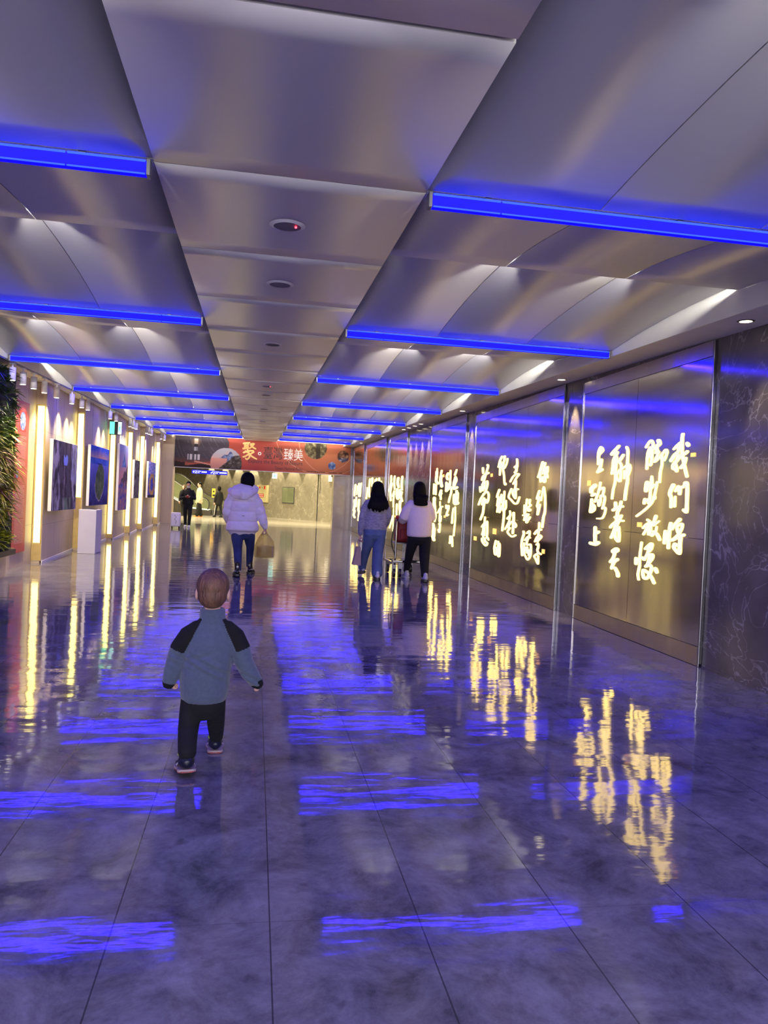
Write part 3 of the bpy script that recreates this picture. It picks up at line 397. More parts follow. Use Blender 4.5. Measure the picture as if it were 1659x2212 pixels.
# ================================================================== light bars
def bar(x0, x1, name, label, grp, y):
    L_ = x1-x0; t = thing(name, (x0, y, zc(y)-.03), label, 'light', grp)
    b = BM(); box(b, .03, L_-.03, -.022, .022, -.034, .026, bev=.004); new('light_tube', b, M_BLUEB, t)
    b = BM()
    s = [.03, .36, L_-.36, L_-.03] if x0 > 0 else [.03, .36, L_-.36, L_-.03]
    for a, c in zip(s[:-1], s[1:]):
        box(b, a+.004, c-.004, -.026, -.0215, .018, .027); box(b, a+.004, c-.004, -.026, -.0215, -.036, -.030)
    new('bright_rim', b, M_BLUEE, t)
    for x in (.012, L_-.030):
        b = BM(); box(b, x, x+.018, -.026, .026, -.037, .034, bev=.003); new('end_cap', b, M_GREY, t)
    for x in (.3, L_/2, L_-.3):
        b = BM(); box(b, x-.015, x+.015, -.012, .012, .026, .042); new('mounting_clip', b, M_GREY, t)
    area('bar_lamp', ((x0+x1)/2, y, zc(y)-.072), (0, 0, 0), L_-.1, .035, 19, (.024, .008, 1))
    return t
ORD = ['nearest', 'second nearest', 'third nearest', 'fourth', 'fifth', 'sixth', 'seventh', 'farthest']
for side, x0, x1 in (('left', FL, SL), ('right', SR, FR)):
    for k in range(8):
        bar(x0, x1, 'blue_light_bar', '%s glowing blue light bar across the %s half of the ceiling' % (ORD[k] if k in (0, 1, 2, 7) else ORD[k]+' from the front', side), 'blue light bars on the %s' % side, BAR0+k*BARD)

# round fixtures in the centre strip
FX = [(4.14, 1, 'white ceiling detector with a red light, nearest of the round fixtures'), (5.40, 0, 'round recessed ceiling speaker just beyond the nearest red-lit detector'),
      (7.85, 0, 'dark round ceiling fixture alone, third along the centre strip'), (11.49, 1, 'second ceiling detector with a red light, far along the centre strip'),
      (12.72, 0, 'dark round ceiling fixture just beyond the far red-lit detector'), (15.4, 0, 'tiny dark ceiling fixture, second last along the centre strip'), (18.9, 0, 'tiny dark ceiling fixture, last along the centre strip')]
M_RED = emat('red_indicator', (1, .02, .03), 12)
M_DISC = mat('grey_fixture_disc', (118, 114, 122), .5, .2, nscale=30, namp=.1)
for y, red, lab in FX:
    t = thing('ceiling_fixture', (.108, y, zc(y)-.0055), lab, 'ceiling fixture', 'round fixtures in the ceiling strip')
    b = BM()
    for i in range(36):
        a0, a1 = 2*math.pi*i/36, 2*math.pi*(i+1)/36
        b.faces.new([b.verts.new((r*math.cos(a), r*math.sin(a), z)) for r, z, a in ((.096, 0, a0), (.096, 0, a1), (.073, -.009, a1), (.073, -.009, a0))])
    new('trim_ring', b, M_WHITE, t)
    b = BM(); cyl(b, (0, 0, -.0045), .074, .004, 32); new('grille', b, M_DISC if red or y < 6 else M_BLACK, t)
    if red:
        b = BM(); bmesh.ops.create_uvsphere(b, u_segments=10, v_segments=6, radius=.006, matrix=Matrix.Translation((.045, -.005, -.007))); new('indicator_light', b, M_RED, t)

# soffit downlights on the right
DL = [5.07, 8.47, 12.8, 16.15, 16.8, 17.45, 18.1, 21.2, 25.7]
DLL = ['lit downlight in the right soffit, nearest, above the bare marble', 'lit downlight above the pillar between the two nearest steel panels', 'lit downlight above the pillar between the second and third steel panels',
       'nearest of four downlights above the wide marble bay', 'second of four downlights above the wide marble bay', 'third of four downlights above the wide marble bay', 'farthest of four downlights above the wide marble bay',
       'lit downlight above the narrow pillar past the wide marble bay', 'lit downlight above the last narrow pillar on the right']
M_LAMP = emat('warm_lamp', (1, .86, .55), 5)
for y, lab in zip(DL, DLL):
    t = thing('downlight', (3.46, y, ZS(y)), lab, 'downlight', 'downlights in the right soffit')
    b = BM()
    for i in range(28):
        a0, a1 = 2*math.pi*i/28, 2*math.pi*(i+1)/28
        P = [b.verts.new((r*math.cos(a), r*math.sin(a), z)) for r, z, a in ((.062, -.001, a0), (.062, -.001, a1), (.045, -.006, a1), (.045, -.006, a0))]; b.faces.new(P)
    new('trim_ring', b, M_CHROME, t)
    b = BM(); cyl(b, (0, 0, -.004), .045, .003, 24); new('lamp', b, M_LAMP, t)
    if y > 6: spot('downlight_beam', (3.50, y, ZS(y)-.02), (3.66, y, 1.5), 110, (1, .78, .44), 40, .5, .02)
    else: spot('downlight_beam', (3.46, y, ZS(y)-.02), (3.56, y, .8), 20, (1, .85, .6), 50, .6, .02)

# ================================================================== steel panels with glowing brush writing
def stroke_bm(bm, st, dx, ox):
    w0, w1, k = st[0], st[1], st[2]; P = [Vector((st[i]/k, st[i+1], 0)) for i in range(3, len(st), 2)]
    Q = smooth_path(P, 3) if len(P) > 2 else [P[0], P[0].lerp(P[1], .5), P[1]]
    n = len(Q); W_ = [(w0+(w1-w0)*i/(n-1))*(1+.06*math.sin(i*2.1)) for i in range(n)]
    for i in range(n-1):
        a, c, ra, rc = Q[i], Q[i+1], W_[i], W_[i+1]; d = c-a
        if d.length < 1e-5: continue
        th = math.atan2(d.y, d.x); pts = []
        for j in range(6): t = th+math.pi/2+math.pi*j/5; pts.append((a.x+ra*math.cos(t), a.y+ra*math.sin(t)))
        for j in range(6): t = th-math.pi/2+math.pi*j/5; pts.append((c.x+rc*math.cos(t), c.y+rc*math.sin(t)))
        prism(bm, [(dx, x*k-ox, z) for x, z in pts], (.007, 0, 0))
PAN = {1: (5.70, 8.20, 2), 2: (8.75, 12.50, 3), 3: (13.10, 15.80, 2), 4: (18.40, 20.90, 2), 5: (21.50, 25.40, 3), 6: (26.0, 28.7, 2)}
PLAB = {1: 'nearest bronze steel wall panel with four columns of glowing brush writing', 2: 'long steel wall panel with glowing writing, second from the front', 3: 'steel wall panel with glowing writing beside the wide marble bay',
        4: 'steel wall panel with glowing writing between the two women', 5: 'steel wall panel with glowing writing behind the long-haired woman', 6: 'farthest steel wall panel with glowing writing, beside the banner end'}
for k, (a, c, n) in PAN.items():
    ym = (a+c)/2; t = thing('lettered_steel_panel', (XR, ym, 0), PLAB[k], 'wall panel', 'steel panels with glowing writing')
    h = ZS(ym)-.012-.022*(c-a)/2; b = BM(); w = (c-a)/n
    for i in range(n):
        for z0, z1 in ((.16, 1.04), (1.043, h-.13)):
            box(b, 0, .02, a-ym+i*w+.0025, a-ym+(i+1)*w-.0025, z0+.002, z1)
    new('steel_sheet', b, M_STEEL, t)
    b = BM(); box(b, -.004, .02, a-ym, c-ym, .004, .158); new('kick_plate', b, M_KICK, t)
    b = BM(); box(b, -.006, .02, a-ym, c-ym, h-.126, h); new('head_plate', b, M_KICK, t)
    for y in (a, c):
        b = BM(); box(b, -.012, .02, y-ym-.012, y-ym+.012, 0, h, bev=.003); new('edge_trim', b, M_CHROME, t)
    for ch in CHARS[k]:
        b = BM()
        for st in ch: stroke_bm(b, st, -.0065, ym)
        new('brush_character', b, M_LET, t)
    for s in SEALS:
        if s[0] == k:
            b = BM(); box(b, -.0065, .001, s[1]-ym, s[2]-ym, s[3], s[4]); new('seal_stamp', b, M_LET if s[1] in (5.863,) else M_SEAL, t)

# ================================================================== left wall: light strips, spotlights, pictures
SL_LAB = ['nearest warm white light strip, beside the red text poster', 'warm light strip behind the far edge of the first picture', 'warm light strip just past the island picture',
          'warm light strip just past the mountain peak picture', 'second last warm light strip on the left wall', 'last warm light strip before the far pillar']
SZ = [(.32, 2.46), (1.02, 2.62), (.14, 2.58), (.22, 2.72), (.2, 2.78), (.28, 2.84)]
for y, lab, (z0, z1) in zip(SY, SL_LAB, SZ):
    t = thing('light_strip', (-3.345, y, 0), lab, 'light', 'warm light strips on the left wall')
    b = BM(); box(b, -.070, -.050, -.016, .0, .04, z1+.03); box(b, .050, .070, -.016, 0, .04, z1+.03); new('gold_edge', b, M_GOLD, t)
    b = BM(); box(b, -.05, .05, -.006, -.001, .04, z1+.03); new('backing', b, M_GOLD, t)
    b = BM(); box(b, -.048, .048, -.013, -.007, z0, z1); new('diffuser', b, M_STRIPL, t)
CY = [10.45, 10.9, 11.4, 11.95, 12.65, 13.65, 14.4, 14.9, 17.1, 17.8, 19.7, 20.2, 20.7, 22.6, 23.1, 23.6, 26.0, 26.9]
b = BM(); slab(b, -3.135, -3.105, 9.5, 28.5, lambda y: ZS(y)-.018, .02); o = new('spotlight_track', b, M_GREY); tag(o, 'thin dark lighting track along the left soffit', 'light track')
M_LENS = emat('spot_lens', (1, .9, .7), 6)
def can(y):
    t = thing('track_spotlight', (-3.12, y, ZS(y)-.02), '', 'spotlight', 'white cylinder spotlights on the left track')
    b = BM(); cyl(b, (0, 0, -.215), .042, .165, 24); new('lamp_housing', b, M_WHITE, t, True)
    b = BM(); cyl(b, (0, 0, -.05), .012, .05, 10); box(b, -.03, .03, -.045, .045, -.012, 0); new('stem', b, M_WHITE, t)
    b = BM(); cyl(b, (0, 0, -.2175), .034, .002, 20); new('lens', b, M_LENS, t)
    for p in t.children:
        if p.name.startswith('lamp'):
            for f in p.data.polygons: f.use_smooth = abs(f.normal.z) < .5
    return t
CLAB = ['first white cylinder spotlight from the left, over the plant wall', 'second white cylinder spotlight from the left, over the plant wall', 'third white cylinder spotlight, over the red text poster', 'fourth white cylinder spotlight, over the nearest light strip',
        'white cylinder spotlight over the near edge of the first picture', 'white cylinder spotlight over the middle of the first picture', 'white cylinder spotlight just before the second light strip', 'white cylinder spotlight just past the second light strip',
        'white spotlight on the near side of the green exit sign', 'white spotlight on the far side of the green exit sign', 'nearest of three small spotlights past the exit sign', 'middle of three small spotlights past the exit sign', 'farthest of three small spotlights past the exit sign',
        'nearest of three tiny spotlights before the last picture', 'middle of three tiny spotlights before the last picture', 'farthest of three tiny spotlights before the last picture', 'second last tiny spotlight beside the banner', 'last tiny spotlight beside the banner corner']
c0 = can(CY[0]); c0['label'] = CLAB[0]
for y, lab in list(zip(CY, CLAB))[1:]: dup(c0, (-3.12, y, ZS(y)-.02), lab)
for y in CY:
    plant = y < 11.2
    spot('spot_beam', (-3.12 if not plant else -2.9, y, ZS(y)-.27), (-3.30 if not plant else -3.15, y-(.3 if plant else 0), .6), 70 if plant else 80, (1, .82, .50), 80 if plant else 105, .7 if plant else 1, .03)

# pictures
M_PRINT = vmat('printed_picture')
def rocks(u, v):
    n = fbm(u*9, v*3+u*2, 3); s = fbm(u*26+v*3, v*5, 9); edge = abs(u-.52-.05*math.sin(v*7))
    c = mixc((40, 34, 38), (150, 140, 150), .45+1.6*n+1.1*s)
    if edge < .16*(1-v*.3)+.1: c = mixc(c, (44, 36, 36), .75)
    if u > .72 and v > .35+.4*(1-u): c = mixc(c, (150, 150, 178), .55+.6*s)
    if abs(u-.5) < .10-.12*abs(v-.73) and .655 < v < .80+.02*math.sin(u*50): c = (120, 140, 225) if abs(u-.5) < .085-.5*max(0, .71-v) else c
    if abs(u-.55) < .2 and v < .18: c = mixc(c, (92, 120, 84), .5+n)
    if abs(u-.46) < .03 and v < .65: c = mixc(c, (150, 128, 128), .4+s)
    return c
def island(u, v):
    n = fbm(u*7, v*7, 4)
    if v > .80: c = mixc((232, 160, 120), (40, 70, 190), (v-.80)/.16+abs(u-.5)*1.0-.2+.3*n); c = mixc(c, (90, 150, 235), max(0, 1-abs(u-.52)/.12)*(v-.85)*5)
    elif v > .70: c = mixc((28, 52, 150), (56, 92, 190), .5+n)
    else: c = mixc((28, 26, 70), (92, 96, 190), v/.7+.25*n)
    x = (u-.53+.10*(.42-v))/.23; y = (v-.40)/.30
    d = x*x+y*y+.25*n
    if d < 1.05: c = mixc((52, 70, 34), (96, 108, 50), .5+n)
    elif d < 1.22: c = (168, 150, 136) if v < .38 else (92, 92, 140)
    if .70 < v < .72 and abs(u-.5) < .1: c = (24, 40, 70)
    return c
def peak(u, v):
    n = fbm(u*8, v*8, 2); s = fbm(u*20, v*12, 5)
    c = mixc((232, 150, 128), (150, 160, 214), (v-.55)/.4+.2*n)
    h = .90-abs(u-.55)*1.0+.05*s
    if v < h and v > .66: c = mixc((44, 80, 130), (120, 160, 214), .5+s*1.6)
    if v < .62+.35*(u-.75)+.06*n: c = mixc((60, 44, 48), (110, 80, 74), .5+s)
    if v < .40+.1*n: c = mixc((52, 48, 92), (206, 132, 92), .5+1.8*s) if s > -.05 else (58, 70, 150)
    return c
def forest(u, v):
    n = fbm(u*12, v*6, 7); return mixc((40, 38, 26), (165, 155, 122), .42+1.8*n+.8*fbm(u*30, v*14, 2))
def cove(u, v):
    n = fbm(u*8, v*8, 6); s = fbm(u*18, v*18, 1)
    c = mixc((30, 60, 150), (120, 150, 220), .5+n) if v > .55 else mixc((40, 44, 130), (90, 92, 190), .5+s)
    if v > .66: c = mixc((90, 120, 200), (210, 200, 210), .5+1.5*s)
    d = abs(((u-.5)/.34)**2+((v-.36)/.30)**2-.8+.4*n)
    if d < .42: c = mixc((206, 140, 40), (240, 190, 80), .5+s)
    if v < .08: c = (40, 36, 40)
    return c
def bright(fn): return lambda u, v: tuple(255*(max(0, q)/255)**.72 for q in fn(u, v))
PICS = [('rock cleft picture', rocks, 12.74, 14.40, .82, 1.96, 'large canvas picture of a dark rock cleft, nearest on the left wall'),
        ('island', island, 15.50, 17.35, .86, 2.05, 'large canvas picture of a green island in blue sea'),
        ('peak', peak, 18.65, 19.90, .70, 2.27, 'tall narrow canvas picture of a rocky peak at sunset'),
        ('forest', forest, 20.95, 21.90, .97, 1.99, 'small canvas picture of grey-green forest'),
        ('cove', cove, 23.60, 25.30, .97, 2.06, 'canvas picture of a golden rock cove, last on the left wall')]
for nm, fn, a, c, z0, z1, lab in PICS:
    t = thing('canvas_picture', (-3.19, (a+c)/2, z0), lab, 'picture', 'canvas pictures on the left wall')
    w, h = c-a, z1-z0
    b = BM(); box(b, -.025, .030, -w/2, w/2, 0, h, bev=.004); new('canvas_edge', b, M_WHITE, t)
    picture('print', bright(fn), 64, 84, (.0315, -w/2+.004, .004), (0, w-.008, 0), (0, 0, h-.008), M_PRINT, t)
    for s in (-.32, .32):
        b = BM(); tube(b, [(-.02, w*s, h-.02), (-.02, w*s, ZS(a)-z0-.02)], .0025, 6); new('hanging_wire', b, M_GREY, t)

# red text poster
M_PREDP = mat('poster_red', (186, 66, 66), .5, nscale=2, namp=.08)
t = thing('text_poster', (-3.405, 11.92, .22), 'tall narrow red poster of small text beside the plant wall', 'poster')
b = BM(); box(b, 0, .006, -.30, .34, 0, 2.22); new('poster_sheet', b, M_PREDP, t)
M_PINK = mat('poster_print', (222, 150, 146), .6, nscale=30, namp=.1)
for z0, z1 in ((.14, .99), (1.28, 1.72)):
    b = BM(); i = 0; z = z0
    while z < z1: box(b, .006, .0075, -.20, .22-.22*random.random()*(i % 7 == 3), z, z+.007); z += .021; i += 1
    new('text_block', b, M_PINK, t)
def postpic(u, v):
    d = math.hypot((u-.5)*1.1, v-.5); return mixc((60, 84, 150), (150, 152, 172), .5+fbm(u*5, v*5)) if d < .45 else (186, 66, 66)
picture('oval_photo', postpic, 24, 40, (.008, -.14, 1.78), (0, .34, 0), (0, 0, .30), M_PRINT, t)
picture('oval_photo', postpic, 16, 20, (.008, -.24, 1.08), (0, .16, 0), (0, 0, .13), M_PRINT, t)

# green exit sign on the left wall
M_GRN = emat('exit_sign_green', (.10, .75, .42), 1.6); M_SGW = emat('exit_sign_white', (.75, 1, .92), 1.8)
t = thing('exit_sign', (-3.30, 18.35, 2.44), 'small lit green and white exit sign jutting from the left wall', 'sign')
b = BM(); box(b, -.05, .22, -.02, .02, 0, .32, bev=.004); new('sign_case', b, M_BLACK, t)
b = BM(); box(b, .14, .215, -.023, -.0195, .02, .30); new('white_panel', b, M_SGW, t)
b = BM(); box(b, -.045, .06, -.023, -.0195, .02, .30); new('wall_glow_panel', b, M_GRN, t)  # green glow reflected on the wall, drawn as an emissive panel
b = BM(); cyl(b, (.178, -.025, .235), .018, .002, 12, 'Y'); prism(b, [(.155, -.024, .20), (.20, -.024, .21), (.19, -.024, .13), (.205, -.024, .06), (.185, -.024, .06), (.172, -.024, .12), (.158, -.024, .06), (.148, -.024, .08)], (0, -.001, 0)); new('running_figure', b, M_GRN, t)
b = BM(); box(b, .08, .1, -.012, .012, .32, ZS(18.35)-2.44); new('hanger', b, M_GREY, t)

# pedestal and the dark leaflet holder on it
b = BM(); box(b, -3.17, -2.86, 14.72, 15.25, 0, .81, bev=.006); o = new('display_pedestal', b, mat('pedestal_white', (205, 200, 208), .5, nscale=3, namp=.04)); tag(o, 'white square display pedestal standing by the island picture', 'pedestal')
t = thing('guest_book', (-3.02, 14.95, .812), 'small open black book lying on the white pedestal', 'book')
b = BM(); prism(b, [(-.12, -.09, .0), (-.12, .09, 0), (0, .09, .008), (0, -.09, .008)], (0, 0, .008)); prism(b, [(.12, -.09, .0), (.12, .09, 0), (0, .09, .008), (0, -.09, .008)], (0, 0, .008)); new('cover', b, M_BLACK, t)
b = BM(); prism(b, [(-.10, -.08, .009), (-.10, .08, .009), (0, .08, .0165), (0, -.08, .0165)], (0, 0, .006)); new('pages', b, M_GREY, t)

# ------------------------------------------------------------------ plant wall
def leafmat(name, a, c):
    m, t, b, N, L = nt(name)
    g = N.new('ShaderNodeNewGeometry'); r = N.new('ShaderNodeValToRGB'); e = r.color_ramp.elements
    e[0].color = (*lin(a), 1); e[1].color = (*lin(c), 1); L.new(g.outputs['Random Per Island'], r.inputs[0]); L.new(r.outputs[0], b.inputs['Base Color'])
    b.inputs['Roughness'].default_value = .45; return m
t = thing('living_plant_wall', (-3.30, 9.1, 0), 'living wall of green plants in a tall planter, left edge', 'plant wall')
b = BM(); box(b, -.12, .12, -2.0, 1.72, .30, 2.70); new('planter_panel', b, mat('planter_felt', (34, 32, 28), .9, nscale=20, namp=.3), t)
b = BM(); box(b, .0, .20, -2.0, 1.70, .30, .37); new('drip_tray', b, M_BLACK, t)
b = BM(); box(b, -.12, .07, -2.0, 1.74, 0, .295); new('plinth', b, M_WOOD, t)
def leaves(name, n, zr, length, width, m, droop, seed):
    rnd = random.Random(seed); b = BM()
    cy = cz = cx = 0
    for i in range(n):
        if i % 11 == 0: cy, cz, cx = rnd.uniform(-1.2, 1.66), rnd.uniform(*zr), rnd.uniform(.06, .13)
        y, z, x0 = cy+rnd.uniform(-.02, .02), cz+rnd.uniform(-.02, .02), cx
        a = rnd.uniform(0, 2*math.pi); el = rnd.uniform(.1, 1.25)
        d = Vector((math.cos(el), math.sin(el)*math.cos(a), math.sin(el)*math.sin(a)+.45)).normalized()
        Lf = length*rnd.uniform(.6, 1.25); w = width*rnd.uniform(.7, 1.3)
        s = d.cross(Vector((rnd.uniform(-.4, .4), rnd.uniform(-.4, .4), 1))).normalized()
        prev = None
        for j in range(5):
            tt = j/4; p = Vector((x0, y, z))+d*Lf*tt+Vector((0, 0, -droop*Lf*tt*tt)); hw = w*(.35+1.3*tt-1.62*tt*tt) if tt < 1 else .0008
            q = (b.verts.new(p-s*hw), b.verts.new(p+s*hw+Vector((0, 0, .1*hw))))
            if prev: b.faces.new((prev[0], prev[1], q[1], q[0]))
            prev = q
    return new(name, b, m, t)
leaves('fern_foliage', 2600, (1.75, 2.66), .15, .017, leafmat('dark_fern_leaf', (14, 30, 12), (44, 72, 26)), .35, 1)
leaves('broad_foliage', 2200, (1.35, 2.05), .14, .026, leafmat('mid_green_leaf', (26, 58, 14), (110, 140, 34)), .3, 2)
leaves('strap_foliage', 1500, (.85, 1.85), .24, .018, leafmat('yellow_green_leaf', (84, 100, 20), (190, 180, 60)), .6, 3)
leaves('bronze_foliage', 800, (.75, 1.65), .20, .018, leafmat('bronze_pink_leaf', (88, 58, 48), (186, 128, 104)), .5, 4)
leaves('shrub_foliage', 3000, (.40, 1.0), .14, .024, leafmat('bright_shrub_leaf', (44, 74, 12), (176, 180, 40)), .25, 5)
# ================================================================== banner over the far mouth
M_BAN = vmat('banner_print')
area('banner_lamp', (.25, 28.75, zc(28.75)-.012), (math.radians(40), 0, 0), 6.2, .03, 15, (1, .88, .74))
area('bay_end_lamp', (.25, 29.2, zc(29.2)-.012), (math.radians(20), 0, 0), 6.2, .03, 5, (1, .88, .74))
BU, BV = 6.62, 1.17                         # banner width and height in metres
def ban(u, v):
    t = 1-v; x = u*BU/BV                     # x, t in banner heights
    n = fbm(u*14, v*3, 1); s = fbm(u*60, v*12, 8)
    c = mixc((164, 56, 58), (196, 112, 74), (u-.46)/.36) if u > .46 else mixc((176, 64, 54), (164, 56, 58), (u-.30)/.16)
    c = mixc(c, (176, 74, 56), .35*max(0, 1-t*2.2))
    # night picture with lighthouse, bounded by an arc
    cx = .305-.02*0; arc = u < .30-.055*(t-.0)*0 and math.hypot(x-.0, (t-.95)) < 1.88
    if arc:
        c = mixc((30, 28, 42), (56, 54, 74), .4+.5*u/.3)
        r = math.hypot(x-1.9, t+.2)
        if math.sin(r*62) > .93 and fbm(r*9, math.atan2(t+.2, x-1.9)*2, 4) > .05 and t < .7: c = mixc(c, (112, 116, 132), .5)
        if t > .66: c = mixc(c, (120, 62, 54), min(1, (t-.66)*5)*.7)
        if t > .80+.05*math.sin(x*3): c = mixc((150, 66, 54), (196, 100, 80), .5+n)
        if t > .90-.10*(u < .06)+.04*math.sin(x*5) : c = (30, 22, 26)
        g = math.hypot(x-.66, t-.18); c = mixc(c, (216, 168, 110), max(0, 1-g/.17)*.8)
        if abs(x-.655) < .055: 
            if .08 < t < .20: c = (236, 214, 190)
            elif t < .25 and t > .2: c = (206, 200, 200)
            elif .25 <= t < .34: c = (24, 24, 36)
            elif .34 <= t < .47: c = (150, 152, 176) if x < .66 else (104, 106, 130)
            elif .47 <= t < .60: c = (26, 26, 38)
        if .40 < x < .78 and .58 < t < .76: c = (196, 194, 204) if math.sin(x*52) > -.2 and not (.55 < x < .62) else (60, 60, 78)
        if .62 < x < 1.6 and abs(t-(.80+.17*(x-.62))) < .022: c = (226, 150, 130)
    # mountain disc
    d = math.hypot(x-1.62, t-.82)
    if d < .50:
        c = mixc((232, 168, 146), (170, 176, 196), (.82-t)/.4+.3*n)
        h = .44+.75*abs(x-1.70)+.10*fbm(x*7, 1, 3)
        if t > h and t < .76+.3*n: c = mixc((44, 62, 116), (128, 150, 196), .5+1.5*s)
        if t > .62 and x < 1.66-.2*(t-.62) and t > .66: c = mixc((226, 158, 140), (210, 140, 130), t)
        if x > 1.40+1.15*max(0, .98-t) and t > .55+.9*max(0, 1.6-x)*.6: c = mixc((34, 32, 34), (96, 92, 90), .35+1.3*s)
    # thin orbit lines
    for ox, ot, rr in ((4.55, -.42, 1.42), (5.05, -.1, 1.12)):
        if abs(math.hypot(x-ox, (t-ot)) - rr) < .010 and t > .02: c = mixc(c, (240, 180, 140), .7)
    for ox, ot, rr, k in ((4.49, .16, .365, 0), (5.41, .39, .195, 1), (5.05, .72, .125, 2)):
        d = math.hypot(x-ox, t-ot)
        if d < rr:
            s2 = fbm(x*9, t*9, 5+k)
            if k == 0: c = mixc((50, 46, 30), (150, 148, 104), .42+s2) if abs(x-ox-.09) > .07 else (38, 36, 30)
            elif k == 1: c = mixc((40, 50, 84), (186, 190, 206), .4+1.3*s2) if t > .45 else mixc((46, 28, 24), (166, 120, 90), .4+s2)
            else: c = mixc((44, 80, 150), (150, 180, 220), .45+1.2*s2)
    return mixc(c, (128, 108, 98), .24)
tb = thing('event_banner', (-3.03, 29.5, 2.12), 'wide red-orange event banner with picture discs over the far opening', 'banner')
picture('banner_sheet', ban, 400, 72, (0, 0, 0), (BU, 0, 0), (0, 0, BV), M_BAN, tb)
b = BM(); box(b, -.005, BU+.005, .004, .05, -.02, BV+.02); new('backing_board', b, M_WHITE, tb)
M_TGOLD = mat('letter_gold', (226, 186, 110), .4, nscale=9, namp=.06); M_TBLK = mat('letter_dark', (22, 10, 12), .5, nscale=9, namp=.1); M_TWHT = mat('letter_white', (240, 232, 226), .5, nscale=9, namp=.03); M_TMAR = mat('letter_maroon', (60, 20, 24), .5, nscale=9, namp=.08)
ex, ez = (1, 0, 0), (0, 0, 1)
# brush-written first character, built from strokes
JU = ["5: 2,10 28,4", "5: 9,9 7,34", "5: 22,6 21,44", "4: 9,19 20,18", "4: 9,27 20,26", "5: 1,38 30,33", "5: 34,12 48,9 40,22 30,36", "5: 34,16 44,28 56,36", "5: 4,60 24,50 46,47", "5: 12,52 28,62 30,84 20,96 14,92", "5: 28,66 12,80 2,84", "5: 48,54 34,66", "5: 28,62 40,78 62,92"]
b = BM()
for ln in JU:
    w, pts = ln.split(':'); w = float(w)*.55
    st = [w*.0066, w*.0046, 1.0]+[v for p in pts.split() for x, y in [map(float, p.split(','))] for v in (x/62*.52, -y/96*.66)]
    P = [Vector((st[i], st[i+1], 0)) for i in range(3, len(st), 2)]; Q = smooth_path(P, 3)
    for i in range(len(Q)-1):
        a, c = Q[i], Q[i+1]; th = math.atan2((c-a).y, (c-a).x); pts = []
        ra = st[0]*2.0+(st[1]-st[0])*2.0*i/len(Q)
        for j in range(6): q = th+math.pi/2+math.pi*j/5; pts.append((a.x+ra*math.cos(q), -.004, a.y+ra*math.sin(q)))
        for j in range(6): q = th-math.pi/2+math.pi*j/5; pts.append((c.x+ra*math.cos(q), -.004, c.y+ra*math.sin(q)))
        nk = len(b.verts)*2e-6; prism(b, [Vector(p)+Vector((2.50, -nk, BV-.10)) for p in pts], (0, .0005, 0))
new('gold_brush_character', b, M_TGOLD, tb)
b = BM()
for i in range(28):
    a0, a1 = 2*math.pi*i/28, 2*math.pi*(i+1)/28
    b.faces.new([b.verts.new((3.13+r*math.cos(a), -.003, BV-.52+r*math.sin(a))) for r, a in ((.062, a0), (.062, a1), (.036, a1), (.036, a0))])
new('white_ring', b, M_TWHT, tb)
text('dark_heading', '臺灣', (3.28, 0, BV-.70), ex, ez, .72, .46, M_TBLK, tb)
text('white_heading', '臻美', (4.05, 0, BV-.72), ex, ez, .72, .46, M_TWHT, tb)
text('subtitle', 'Explore the Beauty of Nature', (2.72, 0, BV-.93), ex, ez, 2.05, .185, M_TBLK, tb)
text('small_subtitle', 'Taiwan National Parks', (3.72, 0, BV-1.10), ex, ez, 1.05, .125, M_TMAR, tb)
b = BM()
for x0, w in ((4.93, .34), (5.28, .34), (5.78, .30), (6.2, .10)):
    i = 0; x = x0
    while x < x0+w: q = .018+.012*((i*7) % 3); box(b, x, x+q, -.004, -.002, .045, .075); x += q+.012; i += 1
new('sponsor_marks', b, M_TBLK, tb)

# ================================================================== the hall beyond
M_SIGNB = emat('sign_blue', (.012, .012, .42), 1.2); M_SIGNW = emat('sign_white', (.9, .92, 1), 1.1)
t = thing('direction_sign', (-2.63, 32.6, 1.955), 'blue hanging direction sign with white symbols under the banner', 'sign')
b = BM(); box(b, 0, 1.45, -.03, .03, 0, .16, bev=.005); new('sign_case', b, M_SIGNB, t)
b = BM()
def arrow_up(b, x): prism(b, [(x, -.033, .13), (x-.04, -.033, .08), (x-.012, -.033, .08), (x-.012, -.033, .03), (x+.012, -.033, .03), (x+.012, -.033, .08), (x+.04, -.033, .08)], (0, .002, 0))
def plane_mark(b, x):
    for z0, z1, xa, xb in ((.02, .03, 0, .09), (.12, .13, 0, .09)): box(b, x+xa, x+xb, -.033, -.031, z0, z1)
    box(b, x, x+.01, -.033, -.031, .02, .13); box(b, x+.08, x+.09, -.033, -.031, .02, .13)
    prism(b, [(x+.015, -.033, .05), (x+.07, -.033, .10), (x+.075, -.033, .085), (x+.05, -.033, .05), (x+.04, -.033, .055)], (0, .002, 0))
arrow_up(b, .07); plane_mark(b, .12); plane_mark(b, .86)
prism(b, [(.80, -.033, .02), (.75, -.033, .07), (.78, -.033, .07), (.84, -.033, .13), (.86, -.033, .11), (.80, -.033, .05)], (0, .002, 0))
new('arrows_and_plane', b, M_SIGNW, t)
b = BM()
for x0, x1, z0, z1 in ((.24, .36, .085, .125), (.24, .32, .03, .06), (.40, .60, .05, .11), (.98, 1.10, .085, .125), (.98, 1.05, .03, .06), (1.13, 1.40, .05, .11)):
    x = x0; i = 0
    while x < x1: box(b, x, x+.018, -.033, -.031, z0+.008*(i % 2), z1); x += .027; i += 1
new('sign_lettering', b, M_SIGNW, t)
b = BM(); box(b, .2, .22, -.01, .01, .16, 1.44); box(b, 1.23, 1.25, -.01, .01, .16, 1.44); new('hanger', b, M_GREY, t)
t = thing('exit_sign', (.68, 32.8, 1.92), 'small pale green lit exit sign hanging in the hall beside the puffer jacket', 'sign')
